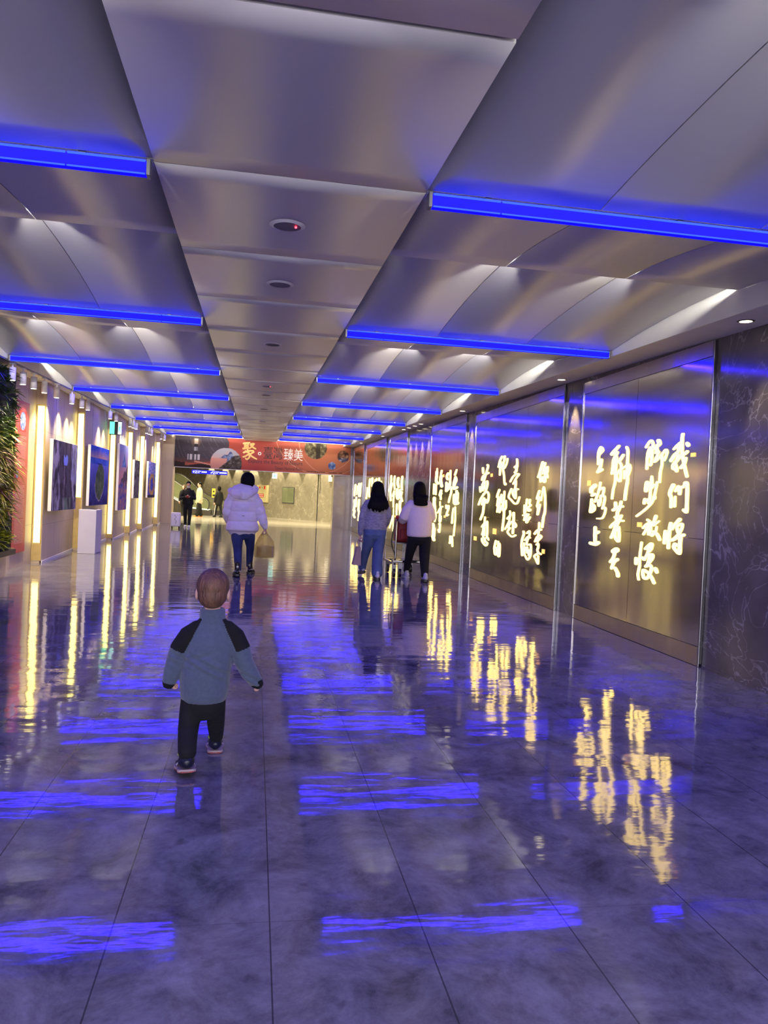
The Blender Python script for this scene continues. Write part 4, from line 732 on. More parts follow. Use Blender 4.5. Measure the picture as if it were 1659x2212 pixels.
b = BM(); box(b, 0, .2, -.03, .03, 0, .22, bev=.006); new('lit_face', b, emat('exit_face', (.55, 1, .90), 1.5), t)
b = BM(); cyl(b, (.11, -.034, .165), .016, .002, 12, 'Y'); prism(b, [(.08, -.033, .14), (.125, -.033, .15), (.12, -.033, .10), (.14, -.033, .05), (.12, -.033, .045), (.10, -.033, .09), (.08, -.033, .045), (.066, -.033, .055)], (0, .002, 0)); new('running_figure', b, M_GRN, t)
b = BM(); box(b, .09, .11, -.01, .01, .22, 1.48); new('hanger', b, M_GREY, t)
rw = math.atan2(wd.y, wd.x)
def wall_thing(name, s, z, label, cat): return thing(name, WP(s, z, 0), label, cat, None, rw)
t = wall_thing('hydrant_cabinet', -1.04, .78, 'cream fire hydrant cabinet with a red notice on the far marble wall', 'cabinet')
M_CREAM = mat('cream_enamel', (206, 196, 150), .4, nscale=5, namp=.04); M_REDS = mat('sign_red', (205, 40, 36), .45, nscale=5, namp=.05)
b = BM(); box(b, 0, 1.0, -.12, 0, 0, .94, bev=.01); new('cabinet_body', b, M_CREAM, t)
b = BM(); box(b, .04, .96, -.128, -.118, .04, .68); new('door', b, M_CREAM, t)
b = BM(); box(b, .22, .72, -.133, -.127, .28, .47); new('red_notice', b, M_REDS, t)
b = BM()
for i in range(3): box(b, .28+.14*i, .37+.14*i, -.136, -.132, .39, .44)
box(b, .26, .68, -.136, -.132, .315, .345); new('notice_lettering', b, M_TWHT, t)
b = BM(); cyl(b, (.30, -.135, .81), .055, .02, 16, 'Y'); new('alarm_bell', b, M_REDS, t)
b = BM(); cyl(b, (.55, -.13, .81), .02, .014, 12, 'Y'); new('push_button', b, M_BLACK, t)
b = BM(); box(b, .74, .84, -.15, -.118, .72, .90, bev=.01); new('alarm_lamp', b, M_REDS, t)
t = wall_thing('notice_frame', 1.28, .80, 'grey-green framed double panel on the far marble wall', 'wall panel')
b = BM(); box(b, 0, 1.05, -.04, 0, 0, .86); new('frame', b, M_GREY, t)
M_GGL = mat('grey_green_sheet', (120, 128, 100), .3, nscale=3, namp=.08)
for x in (.03, .535):
    b = BM(); box(b, x, x+.485, -.046, -.038, .05, .83); new('door_leaf', b, M_GGL, t)
b = BM()
for i in range(14): box(b, .08+.5*(i % 2), .42+.5*(i % 2)-.06*(i % 3), -.048, -.045, .12+.045*i, .128+.045*i)
new('notice_lines', b, M_GREY, t)
t = wall_thing('wall_speaker_box', 5.18, 1.99, 'small white wall box with a black camera at the right of the far wall', 'camera box')
b = BM(); box(b, 0, .30, -.08, 0, 0, .30, bev=.01); new('housing', b, M_WHITE, t)
b = BM(); cyl(b, (.36, -.16, .27), .045, .16, 16, 'Y'); new('camera', b, M_BLACK, t)
b = BM(); 
t = wall_thing('wall_reflection_line', 4.28, 0, 'thin bright metal strip running up the far marble wall', 'trim')
b.free(); b = BM(); box(b, 0, .05, -.02, 0, 0, 2.6); new('reflection_strip', b, M_CHROME, t)  # chrome strips added to draw a bright reflection line
b = BM(); box(b, .18, .20, -.02, 0, 1.4, 2.6); new('reflection_strip', b, M_CHROME, t)

# escalator
t = thing('escalator', (0, 0, 0), 'escalator with glass sides rising to the left behind the travellers', 'escalator')
M_GLASS = mat('pale_glass', (150, 160, 120), .08, 0, .5, nscale=2, namp=.05, alpha=.16)
M_STEP = mat('ribbed_step', (110, 108, 100), .4, .6, nscale=20, namp=.2, stretch=(1, 8, 1))
M_LITE = emat('balustrade_reflection', (1, .95, .7), 1.0)
for nm, Y, far in (('far', 41.3, 1), ('near', 40.1, 0)):
    sx = Y/41.3
    rail = [(-1.62, .45), (-1.57, .72), (-1.72, .90), (-1.95, .93), (-2.25, .96), (-2.7, 1.18), (-3.1, 1.50), (-3.5, 1.86), (-3.85, 2.07), (-4.2, 2.13), (-5.2, 2.13)] if far else \
           [(-2.62, .18), (-2.42, .24), (-2.31, .46), (-2.33, .70), (-2.46, .86), (-2.66, .93), (-3.0, 1.06), (-3.4, 1.30), (-4.3, 1.86), (-5.2, 2.42)]
    P = smooth_path([(x, Y, z) for x, z in rail], 4)
    b = BM(); tube(b, P, .035, 10); new('handrail', b, M_BLACK, t, True)
    P2 = [p+Vector((.0, 0, -.05)) for p in P]
    b = BM(); tube(b, [p+Vector((0, -.03, -.03)) for p in P], .014, 8); new('rail_trim', b, M_CHROME, t, True)
    poly = [(p.x, p.y-.006, p.z-.04) for p in P]; lo = [(-5.2, Y-.006, 1.2), (-3.2, Y-.006, .2), (-2.4, Y-.006, .16)] + ([(-1.62, Y-.006, .2)] if far else [])
    b = BM(); prism(b, poly+lo, (0, .012, 0)); new('glass_side', b, M_GLASS, t)
    b = BM(); prism(b, [(-1.5 if far else -2.2, Y-.05, 0), (-1.5 if far else -2.2, Y-.05, .24), (-3.15, Y-.05, .30), (-5.2, Y-.05, 1.35), (-5.2, Y-.05, 0)], (0, .1, 0)); new('skirt', b, mat('dark_skirt', (62, 58, 46), .3, .4, nscale=4, namp=.1), t)
    b = BM(); tube(b, [(-5.2, Y-.06, 1.40), (-3.2, Y-.06, .36), (-2.3, Y-.06, .29)], .022, 6); new('skirt_reflection', b, M_LITE, t)  # glowing tube stands in for a bright reflection along the step side
for i in range(7):
    x = -2.75-.36*i; z = .12+.18*max(0, i-1)
    b = BM(); box(b, x-.36, x, 40.2, 41.2, z-.2, z); new('step', b, M_STEP, t)
b = BM(); box(b, -2.75, -1.4, 40.2, 41.2, 0.001, .02); new('comb_plate', b, M_GREY, t)
t = thing('safety_sign', (-2.17, 39.8, 0), 'yellow safety sign on a stand at the foot of the escalator', 'sign')
b = BM(); box(b, 0, .17, -.01, .01, .94, 1.40, bev=.004); new('sign_plate', b, mat('sign_yellow', (226, 178, 48), .5, nscale=4, namp=.05), t)
b = BM(); cyl(b, (.085, -.014, 1.25), .05, .003, 16, 'Y'); box(b, .03, .14, -.014, -.011, 1.0, 1.1); new('sign_symbol', b, M_TBLK, t)
b = BM(); cyl(b, (.085, 0, .02), .015, .93, 10); cyl(b, (.085, 0, 0), .14, .02, 20); new('stand', b, M_GREY, t)
# ================================================================== people
def loft(bm, secs, n=20, caps=True):
    """tube through (x, y, z, rx, ry) sections; rx runs sideways, ry fore and aft"""
    P = [Vector(s[:3]) for s in secs]; rings = []; N_ = len(P)
    for i, s in enumerate(secs):
        t = (P[min(i+1, N_-1)]-P[max(i-1, 0)]).normalized()
        a = Vector((1, 0, 0)) if abs(t.x) < .9 else Vector((0, 1, 0))
        sd = (a-t*a.dot(t)).normalized(); u = t.cross(sd)
        rings.append([bm.verts.new(P[i]+sd*s[3]*math.cos(2*math.pi*k/n)+u*s[4]*math.sin(2*math.pi*k/n)) for k in range(n)])
    for A, B in zip(rings[:-1], rings[1:]):
        for k in range(n): bm.faces.new((A[k], A[(k+1) % n], B[(k+1) % n], B[k]))
    if caps:
        for R_, sgn in ((rings[0], -1), (rings[-1], 1)):
            c = sum((v.co for v in R_), Vector())/n
            i = 0 if sgn < 0 else N_-1
            t = (P[i]-P[i-sgn]).normalized() if N_ > 1 else Vector((0, 0, sgn))
            rr = min(secs[i][3], secs[i][4])
            R2 = [bm.verts.new(c+(v.co-c)*.72+t*rr*.5) for v in R_]; tip = bm.verts.new(c+t*rr*.72)
            for k in range(n): bm.faces.new((R_[k], R_[(k+1) % n], R2[(k+1) % n], R2[k])); bm.faces.new((R2[k], R2[(k+1) % n], tip))
    return bm
def ball(bm, c, rx, ry, rz, rot=None):
    m = Matrix.Translation(c) @ (rot.to_matrix().to_4x4() if rot else Matrix.Identity(4)) @ Matrix.Diagonal((rx, ry, rz, 1))
    bmesh.ops.create_uvsphere(bm, u_segments=20, v_segments=14, radius=1, matrix=m)
    return bm
def weld(bm, vox, smooth=4):
    """one continuous surface from overlapping volumes"""
    bmesh.ops.recalc_face_normals(bm, faces=bm.faces[:])
    me = bpy.data.meshes.new('tmp'); bm.to_mesh(me); bm.free()
    o = bpy.data.objects.new('tmp', me); COL.objects.link(o)
    md = o.modifiers.new('r', 'REMESH'); md.mode = 'VOXEL'; md.voxel_size = vox
    if smooth: ms = o.modifiers.new('s', 'SMOOTH'); ms.iterations = smooth; ms.factor = .5
    dg = bpy.context.evaluated_depsgraph_get(); m2 = bpy.data.meshes.new_from_object(o.evaluated_get(dg))
    bpy.data.objects.remove(o); bpy.data.meshes.remove(me)
    b = BM(); b.from_mesh(m2); bpy.data.meshes.remove(m2)
    return b
def hand(bm, wrist, d, pn, size=1.0, curl=.9, thumb=1):
    """wrist point, finger direction d, palm normal pn (fingers curl towards it); thumb = +-1 picks the side"""
    w = Vector(wrist); d = Vector(d).normalized(); pn = Vector(pn); pn = (pn-d*pn.dot(d)).normalized(); s = d.cross(pn)*thumb
    k = size
    def chain(pts, rs):
        for (a, ra), (c, rc) in zip(zip(pts[:-1], rs[:-1]), zip(pts[1:], rs[1:])):
            for i in range(4):
                q = a.lerp(c, i/3); r = ra+(rc-ra)*i/3; bmesh.ops.create_icosphere(bm, subdivisions=2, radius=r, matrix=Matrix.Translation(q))
    for t in (-1, -.33, .33, 1):
        chain([w+d*.012*k, w+d*.085*k+s*t*.030*k], [.017*k, .0125*k])
    for t, L_ in ((1, .068), (.34, .078), (-.33, .072), (-1, .056)):
        p = w+d*.088*k+s*t*.031*k; pts = [p]; a = 0; q = p
        for f in (.45, .32, .25):
            a += curl*.62; q = q+(d*math.cos(a)+pn*math.sin(a))*L_*f*k*1.05; pts.append(q)
        chain(pts, [.0095*k, .0088*k, .008*k, .007*k])
    b0 = w+d*.03*k+s*.026*k+pn*.008*k
    chain([b0, b0+(d*.5+s*.75+pn*.35).normalized()*.038*k, b0+(d*.62+s*.70+pn*.4).normalized()*.038*k+(d*.9+s*.15+pn*.4).normalized()*.034*k], [.014*k, .0105*k, .008*k])
def head_bm(bm, c, k, turn=0, nod=0, look=1):
    """skull, jaw, nose, brow, lips and ears; k scales an adult head (0.22 m tall); faces +y"""
    R_ = Matrix.Rotation(turn, 3, 'Z') @ Matrix.Rotation(nod, 3, 'X'); c = Vector(c)
    def at(x, y, z): return c+R_ @ (Vector((x, y, z))*k)
    q = R_.to_quaternion()
    ball(bm, at(0, -.012, .022), .076*k, .094*k, .088*k, q); ball(bm, at(0, .026, -.040), .056*k, .062*k, .072*k, q)
    ball(bm, at(0, .052, -.092), .026*k, .026*k, .020*k, q)                           # chin
    ball(bm, at(0, .092, -.022), .012*k, .018*k, .026*k, q); ball(bm, at(0, .099, -.034), .014*k, .013*k, .011*k, q)   # nose
    ball(bm, at(0, .076, .014), .050*k, .018*k, .014*k, q)                            # brow
    ball(bm, at(0, .084, -.060), .022*k, .010*k, .006*k, q); ball(bm, at(0, .082, -.070), .019*k, .010*k, .006*k, q)   # lips
    for s in (-1, 1):
        ball(bm, at(s*.040, .060, -.022), .022*k, .022*k, .020*k, q)                  # cheeks
        ball(bm, at(s*.078, -.006, -.014), .010*k, .020*k, .032*k, q); ball(bm, at(s*.076, .004, -.038), .008*k, .012*k, .012*k, q)
    return at
SKIN = mat('skin', (206, 160, 136), .5, nscale=14, namp=.06); SKINK = mat('fair_skin', (222, 178, 156), .5, nscale=20, namp=.06)
def eyes(at, k, par):
    for s in (-1, 1):
        b = BM(); ball(b, at(s*.031, .074, -.004), .011*k, .011*k, .008*k); new('eye', b, EYE, par, True)
EYE = mat('dark_eye', (30, 24, 22), .2, nscale=40, namp=.2)
def fig(loc, rz, bm, m, label, vox, sm=3, hands=None):
    b = weld(bm, vox, sm)
    if hands:
        hb = BM(); hands(hb); hb = weld(hb, .0035, 2); me = bpy.data.meshes.new('t'); hb.to_mesh(me); hb.free(); b.from_mesh(me); bpy.data.meshes.remove(me)
    o = new('person', b, m, None, True); o.location = loc; o.rotation_euler = (0, 0, rz)
    return tag(o, label, 'person')
def shoe(par, x, y, z, L_, wd_, mU, mS, toe=0, pitch=0, high=.5, extra=None, name='shoe', sole_t=1.0, hk=.30):
    """shoe with heel at (x, y): upper, sole; toe = outward turn, pitch = heel raised"""
    Mx = Matrix.Translation((x, y, z)) @ Matrix.Rotation(toe, 4, 'Z') @ Matrix.Translation((0, L_, 0)) @ Matrix.Rotation(-pitch, 4, 'X') @ Matrix.Translation((0, -L_, 0))
    b = BM(); h = L_*hk; t = L_*.085
    pr = [(.0, .62, .86), (.06, .78, 1.0), (.18, .84, 1.12), (.32, .82, 1.05), (.48, .86, .74), (.65, 1.0, .54), (.80, .98, .42), (.92, .78, .33), (.985, .45, .24)]
    loft(b, [(0, L_*(.03+.95*u), t+h*hh*.5, wd_*.5*w, h*hh*.5) for u, w, hh in pr], 16)
    loft(b, [(0, L_*.20, t+h*.5, wd_*.40, L_*.17), (0, L_*.19, t+h*(1.0+high*.5), wd_*.36, L_*.155), (0, L_*.19, t+h*(1.0+high), wd_*.37, L_*.16)], 16)
    b = weld(b, max(.004, L_*.022), 2); bmesh.ops.transform(b, matrix=Mx, verts=b.verts[:]); o = new(name, b, mU, par, True)
    b = BM(); t = t*sole_t; out = [(.0, .30), (.02, .62), (.10, .86), (.25, .86), (.42, .80), (.62, 1.02), (.78, 1.04), (.90, .84), (.98, .46), (1.0, .1)]
    pts = [(wd_*.54*w, L_*u) for u, w in out]+[(-wd_*.54*w, L_*u) for u, w in out[::-1]]
    prism(b, [(px, py, 0) for px, py in pts], (0, 0, t*1.5)); bmesh.ops.bevel(b, geom=b.edges[:], offset=t*.3, segments=2, affect='EDGES')
    bmesh.ops.transform(b, matrix=Mx, verts=b.verts[:]); s_ = new('sole', b, mS, o)
    if extra: extra(o, Mx, L_, wd_, t, h)
    return o

# ---------------------------------------------------------------- the toddler
KX, KY = -.19, 3.56
bm = BM(); at = head_bm(bm, (.018, .02, .792), .90)
loft(bm, [(.02, 0, .66, .036, .036), (.02, .01, .72, .036, .038), (.018, .015, .76, .044, .045)])
loft(bm, [(0, 0, .28, .062, .050), (0, 0, .40, .080, .060), (.02, 0, .55, .086, .058), (.023, 0, .625, .080, .045), (.023, 0, .66, .040, .035)])
loft(bm, [(-.05, 0, .615, .03, .03), (-.118, .0, .52, .026, .026), (-.135, .0, .46, .024, .024), (-.155, -.005, .385, .018, .018), (-.158, -.006, .368, .016, .014)])
loft(bm, [(.095, 0, .615, .03, .03), (.155, -.01, .52, .026, .026), (.175, -.01, .46, .024, .024), (.222, .0, .385, .018, .018), (.232, .004, .368, .016, .014)])
loft(bm, [(-.046, 0, .29, .034, .040), (-.060, -.04, .17, .030, .034), (-.054, -.135, .115, .024, .026), (-.054, -.138, .09, .018, .02)])
loft(bm, [(.044, 0, .29, .034, .040), (.052, .07, .18, .028, .032), (.054, .165, .095, .022, .024), (.054, .17, .075, .018, .02)])
def kh(b):
    hand(b, (-.152, .004, .385), (.25, .55, -1), (1, .1, -.1), .42, 1.5, 1); hand(b, (.222, .006, .386), (.62, .35, -.8), (-.5, .2, -.6), .44, 1.4, -1)
kid = fig((KX, KY, 0), 0, bm, SKINK, 'toddler seen from behind, walking in a blue-grey fleece and black trousers', .005, 3, kh); eyes(at, .90, kid)
M_KHAIR = mat('short_blond_brown_hair', (104, 72, 52), .6, nscale=30, namp=.5, bump=.5, bscale=90, stretch=(1, 1, .35))
b = BM(); ball(b, at(0, -.016, .030), .083*.9, .100*.9, .090*.9); ball(b, at(0, -.040, -.012), .074*.9, .074*.9, .072*.9)
b = weld(b, .005, 3)
cut = [v for v in b.verts if (v.co.y-.02) > .035+(v.co.z-.80)*.25 and v.co.z < .84]
for v in cut: v.co.y = min(v.co.y, .055+(v.co.z-.80)*.25)
new('hair', b, M_KHAIR, kid, True)
M_FLE = mat('blue_grey_fleece', (76, 87, 106), .95, nscale=60, namp=.10, bump=.25, bscale=220, sheen=.3); M_FLB = mat('black_fleece', (6, 6, 8), .95, nscale=60, namp=.2)
M_SEAM = mat('fleece_seam', (130, 134, 130), .8, nscale=40, namp=.1)
b = BM()
loft(b, [(-.002, 0, .302, .100, .088), (-.002, 0, .318, .106, .096), (0, .0, .36, .111, .100), (0, 0, .43, .113, .100), (.012, 0, .50, .113, .092), (.022, 0, .57, .108, .078), (.023, 0, .615, .092, .062), (.023, 0, .648, .070, .052), (.023, .0, .668, .062, .050)], 28)
loft(b, [(-.030, 0, .622, .046, .048), (-.075, 0, .585, .053, .052), (-.112, 0, .530, .050, .048), (-.130, 0, .475, .046, .046), (-.146, -.003, .425, .040, .042), (-.156, -.005, .388, .033, .036), (-.157, -.005, .380, .032, .034)], 18)
loft(b, [(.078, 0, .624, .046, .048), (.122, 0, .585, .051, .050), (.153, -.006, .530, .048, .047), (.172, -.01, .475, .043, .044), (.198, -.006, .428, .040, .042), (.226, .002, .386, .034, .034), (.231, .003, .379, .032, .032)], 18)
b = weld(b, .0045, 4)
def zone(f):
    c = f.calc_center_median(); x, z = c.x-.023, c.z
    ax = abs(x); lim = .046+(.668-z)*.48                       # raglan line from the collar to the armpit
    arm_end = .512+.9*(ax-.105)*.42 if x < 0 else .520+.9*(ax-.095)*.40
    return 1 if (ax > lim and z < .672 and z > arm_end and ax > .045) else 0
for f in b.faces: f.material_index = zone(f)
for v in b.verts:                                              # soft creases across the back
    c = v.co; w = math.exp(-((c.z-.47+.35*(c.x+.03))/.05)**2); c.y -= .006*w*math.sin((c.x*1.2+c.z*2.2)*70) if c.y < 0 else 0; c.y += .010*math.exp(-((c.z-.49-.30*(c.x+.08))/.010)**2)*math.exp(-((c.x+.03)/.06)**2) if c.y < 0 else 0; c.y += .009*math.exp(-((c.z-.462+.45*(c.x+.09))/.009)**2)*math.exp(-((c.x+.045)/.05)**2) if c.y < 0 else 0
new('fleece_jacket', b, [M_FLE, M_FLB], kid, True)
b = BM(); P = []
for (xa, za, ra) in ((.023, .655, (.062, .052)), (.022, .682, (.058, .052)), (.021, .712, (.056, .054)), (.021, .716, (.050, .048)), (.022, .69, (.050, .046))): P.append((xa, .004, za, *ra))
loft(b, P, 28, False); new('collar', b, M_FLE, kid, True)
for s, p, q in ((-1, (-.158, -.006, .380), (-.161, -.007, .366)), (1, (.232, .004, .379), (.243, .007, .367))):
    b = BM(); loft(b, [(*p, .031, .032), (*q, .026, .027)], 16); new('cuff', b, M_FLB, kid, True)
M_KPANT = mat('black_corduroy', (5, 5, 7), .9, nscale=30, namp=.25, bump=.3, bscale=60)
b = BM(); loft(b, [(-.002, 0, .345, .095, .085), (-.002, 0, .29, .098, .085), (0, 0, .255, .092, .078)], 24)
def wr(z, r): return r*(1+.05*math.sin(z*230))
loft(b, [(-.052, 0, .30, .052, .066), (-.058, -.01, .235, .050, .060), (-.062, -.045, .17, wr(.17, .043), .050), (-.060, -.09, .14, wr(.14, .041), .046), (-.056, -.135, .108, .040, .044), (-.055, -.142, .094, .039, .044)], 18)
loft(b, [(.048, 0, .30, .050, .064), (.052, .03, .235, .045, .055), (.054, .075, .175, wr(.175, .040), .046), (.055, .125, .12, wr(.12, .036), .040), (.055, .160, .088, .034, .040), (.055, .168, .074, .033, .040)], 18)
b = weld(b, .0045, 3); new('trousers', b, M_KPANT, kid, True)
M_SHOE = mat('dark_navy_shoe', (20, 24, 44), .4, nscale=30, namp=.3); M_SOLW = mat('white_pink_sole', (170, 152, 150), .6, nscale=20, namp=.06); M_SOLR = mat('red_outsole', (150, 60, 60), .6, nscale=20, namp=.1)
M_LIME = mat('lime_lining', (180, 220, 60), .7, nscale=20, namp=.1); M_SHBL = mat('blue_heel_patch', (40, 60, 190), .3, .3, nscale=20, namp=.1)
def kx(o, Mx, L_, w, t, h):
    b = BM(); tube(b, [(w*.40*math.cos(a), L_*.19+L_*.18*math.sin(a), t+h*1.10) for a in [2*math.pi*i/20 for i in range(20)]], .006, 8, True); bmesh.ops.transform(b, matrix=Mx, verts=b.verts[:]); new('collar_lining', b, M_LIME, o, True)
    b = BM(); ball(b, (0, L_*.035, t+h*.75), w*.26, L_*.035, h*.42); bmesh.ops.transform(b, matrix=Mx, verts=b.verts[:]); new('heel_patch', b, M_SHBL, o, True)
    b = BM(); pts = [(px*1.08, py*1.0, -.001) for px, py in [(w*.50*a, L_*u) for u, a in ((0, .5), (.1, .84), (.4, .8), (.7, 1.02), (.98, .4))]+[(-w*.50*a, L_*u) for u, a in ((.98, .4), (.7, 1.02), (.4, .8), (.1, .84), (0, .5))]]; prism(b, pts, (0, 0, .006)); bmesh.ops.transform(b, matrix=Mx, verts=b.verts[:]); new('outsole', b, M_SOLR, o)
    for s in (-1, 1):
        b = BM(); prism(b, [(s*w*.43, L_*.54, t+h*.16), (s*w*.43, L_*.64, t+h*.18), (s*w*.36, L_*.46, t+h*.50), (s*w*.38, L_*.43, t+h*.42)], (s*.003, 0, 0)); bmesh.ops.transform(b, matrix=Mx, verts=b.verts[:]); new('white_flash', b, M_WHITE, o)
shoe(kid, -.050, -.178, .002, .155, .086, M_SHOE, M_SOLW, .16, .15, .12, kx, 'shoe', .62, .39)
shoe(kid, .054, .140, .002, .150, .078, M_SHOE, M_SOLW, .06, 0, .10, kx, 'shoe', .62, .39)

# ---------------------------------------------------------------- adult in the pale puffer jacket
AX, AY = -.17, 11.72
bm = BM(); at = head_bm(bm, (.05, .05, 1.435), .98)
loft(bm, [(.03, 0, 1.22, .06, .055), (.045, .02, 1.33, .052, .055), (.05, .03, 1.38, .055, .06)])
loft(bm, [(0, 0, .62, .16, .11), (0, 0, .80, .155, .11), (0, 0, 1.0, .15, .11), (.01, 0, 1.18, .17, .10), (.02, 0, 1.25, .10, .07)])
loft(bm, [(-.15, 0, 1.21, .05, .05), (-.215, .02, .98, .042, .042), (-.235, .10, .86, .034, .034), (-.20, .20, .78, .028, .026)])
loft(bm, [(.17, 0, 1.21, .05, .05), (.27, 0, 1.0, .042, .042), (.335, .01, .76, .03, .03), (.345, .01, .735, .028, .022)])
loft(bm, [(-.07, 0, .66, .08, .09), (-.055, -.04, .42, .055, .06), (-.035, -.17, .12, .038, .042), (-.035, -.18, .07, .036, .05)])
loft(bm, [(.10, 0, .66, .08, .09), (.13, .14, .44, .052, .058), (.125, .33, .14, .036, .04), (.125, .34, .07, .034, .05)])
def ah(b): hand(b, (.345, .01, .735), (.12, 0, -1), (-1, .15, 0), .95, 1.5, -1); hand(b, (-.20, .20, .78), (.3, .6, -.6), (.8, -.2, .2), .95, .8, 1)
adult = fig((AX, AY, 0), 0, bm, SKIN, 'person from behind in pale lilac puffer jacket and jeans carrying a yellow bag', .009, 3, ah); eyes(at, .98, adult)
M_HAIRB = mat('black_hair', (8, 7, 9), .7, 0, .12, nscale=30, namp=.3, bump=.35, bscale=60, stretch=(1, 1, .15))
b = BM(); ball(b, at(0, -.016, .035), .102, .114, .100); loft(b, [tuple(at(0, -.03, .03))+(.108, .104), tuple(at(0, -.035, -.05))+(.106, .098), tuple(at(0, -.035, -.11))+(.088, .080)], 20)
b = weld(b, .009, 3)
for v in b.verts:
    if v.co.y > .05+.065: v.co.y = .115+(v.co.y-.115)*.2
new('hair', b, M_HAIRB, adult, True)
M_PUFF = mat('pale_lilac_nylon', (232, 222, 224), .55, nscale=6, namp=.03, bump=.35, bscale=14)
def puff(z, z0, z1, n): 
    u = ((z-z0)/(z1-z0)*n) % 1; return 1+.20*(abs(math.sin(math.pi*u))**.33-.8)
b = BM(); secs = []
for i in range(97):
    z = .67+(1.30-.67)*i/96
    tab = [(.67, .238, .165), (.69, .246, .175), (.76, .236, .170), (.92, .206, .15), (1.05, .200, .145), (1.16, .196, .135), (1.23, .175, .115), (1.28, .13, .09), (1.30, .11, .08)]
    for (za, xa, ya), (zb, xb, yb) in zip(tab[:-1], tab[1:]):
        if za <= z <= zb+1e-6: q = (z-za)/(zb-za); rx, ry = xa+(xb-xa)*q, ya+(yb-ya)*q
    k = puff(z, .67, 1.30, 4.2); secs.append((0 if z > .8 else -.0, 0, z, rx*(1+(k-1)*.45), ry*k))
loft(b, secs, 36)
def sleeve(pts, n, rings=5.0):
    P = smooth_path([p[:3] for p in pts], 8); out = []; m = len(P)-1
    for i, p in enumerate(P):
        u = i/m; j = min(int(u*(len(pts)-1)), len(pts)-2); q = u*(len(pts)-1)-j; r = pts[j][3]+(pts[j+1][3]-pts[j][3])*q
        r *= 1+.26*(abs(math.sin(math.pi*u*rings))**.35-.8); out.append((*p, r, r))
    loft(b, out, n)
sleeve([(-.13, 0, 1.225, .080), (-.195, .01, 1.10, .084), (-.225, .03, .95, .080), (-.215, .11, .855, .070), (-.200, .18, .80, .052)], 20)
sleeve([(.12, 0, 1.225, .080), (.205, 0, 1.11, .080), (.262, 0, .97, .074), (.308, .005, .83, .066), (.338, .01, .755, .046)], 20, 5.4)
b = weld(b, .007, 1)
for v in b.verts:                                             # stitched lines pull in irregularly
    v.co += Vector((0, -1, 0))*0.006*fbm(v.co.x*9, v.co.z*14, 2)*(1 if v.co.y < 0 else 0)
new('puffer_jacket', b, M_PUFF, adult, True)
b = BM()                                                       # hood lying on the back
loft(b, [(-.20, .02, 1.275, .05, .05), (-.13, -.10, 1.235, .075, .06), (-.035, -.14, 1.215, .09, .066), (.08, -.11, 1.245, .08, .06), (.17, 0.0, 1.29, .052, .045)], 20)
loft(b, [(-.05, -.14, 1.17, .12, .035), (-.04, -.13, 1.25, .165, .055), (-.01, -.08, 1.30, .17, .06), (.02, 0, 1.325, .12, .08)], 24)
loft(b, [(-.10, .06, 1.31, .05, .04), (-.05, .0, 1.345, .04, .035), (.04, -.03, 1.355, .045, .03), (.13, .0, 1.345, .045, .035), (.19, .05, 1.315, .04, .04)], 16)
b = weld(b, .008, 5); new('hood', b, M_PUFF, adult, True)
for (p, q) in (((.335, .01, .765), (.342, .01, .735)), ((-.207, .175, .805), (-.20, .20, .775))):
    b = BM(); loft(b, [(*p, .048, .048), (*q, .040, .040)], 18); new('cuff', b, M_PUFF, adult, True)
b = BM(); box(b, -.01, .025, -.178, -.168, .905, .912); new('back_tab', b, M_BLACK, adult)
M_JEAN = mat('blue_denim', (44, 56, 100), .85, nscale=6, namp=.38, bump=.15, bscale=70)
def trousers(par, hip, L_, R_, m, name='jeans', vox=.009):
    b = BM(); loft(b, hip, 26)
    for leg in (L_, R_): loft(b, leg, 18)
    b = weld(b, vox, 3); return new(name, b, m, par, True)
trousers(adult, [(.012, 0, .80, .165, .12), (.012, 0, .70, .175, .125), (.012, 0, .62, .172, .115)],
         [(-.072, 0, .68, .095, .11), (-.068, -.02, .56, .090, .10), (-.055, -.05, .42, .068, .074), (-.045, -.11, .27, .060, .066), (-.036, -.17, .13, .050, .056), (-.036, -.175, .105, .050, .056)],
         [(.098, 0, .68, .092, .11), (.115, .06, .56, .084, .095), (.13, .14, .43, .062, .07), (.128, .24, .28, .056, .062), (.125, .33, .15, .047, .052), (.125, .335, .12, .047, .052)], M_JEAN)
M_BLSH = mat('black_leather_shoe', (16, 15, 20), .4, nscale=20, namp=.25); M_WSOL = mat('pale_sole', (206, 204, 206), .6, nscale=14, namp=.05)
def ax_(o, Mx, L_, w, t, h):
    b = BM(); tube(b, [(w*.50*math.cos(a), L_*.15+L_*.17*math.sin(a), t+h*.62) for a in [math.pi+math.pi*i/14 for i in range(15)]], .006, 6); bmesh.ops.transform(b, matrix=Mx, verts=b.verts[:]); new('grey_stripe', b, M_WSOL, o, True)
    b = BM(); box(b, -.015, .015, L_*.005, L_*.03, t+h*1.25, t+h*1.55); bmesh.ops.transform(b, matrix=Mx, verts=b.verts[:]); new('heel_tag', b, M_GREY, o)
shoe(adult, -.04, -.26, .0, .275, .105, M_BLSH, M_BLSH, .10, .06, 1.0, ax_)
shoe(adult, .13, .235, .0, .275, .105, M_BLSH, M_BLSH, -.16, 0, 1.0, ax_)
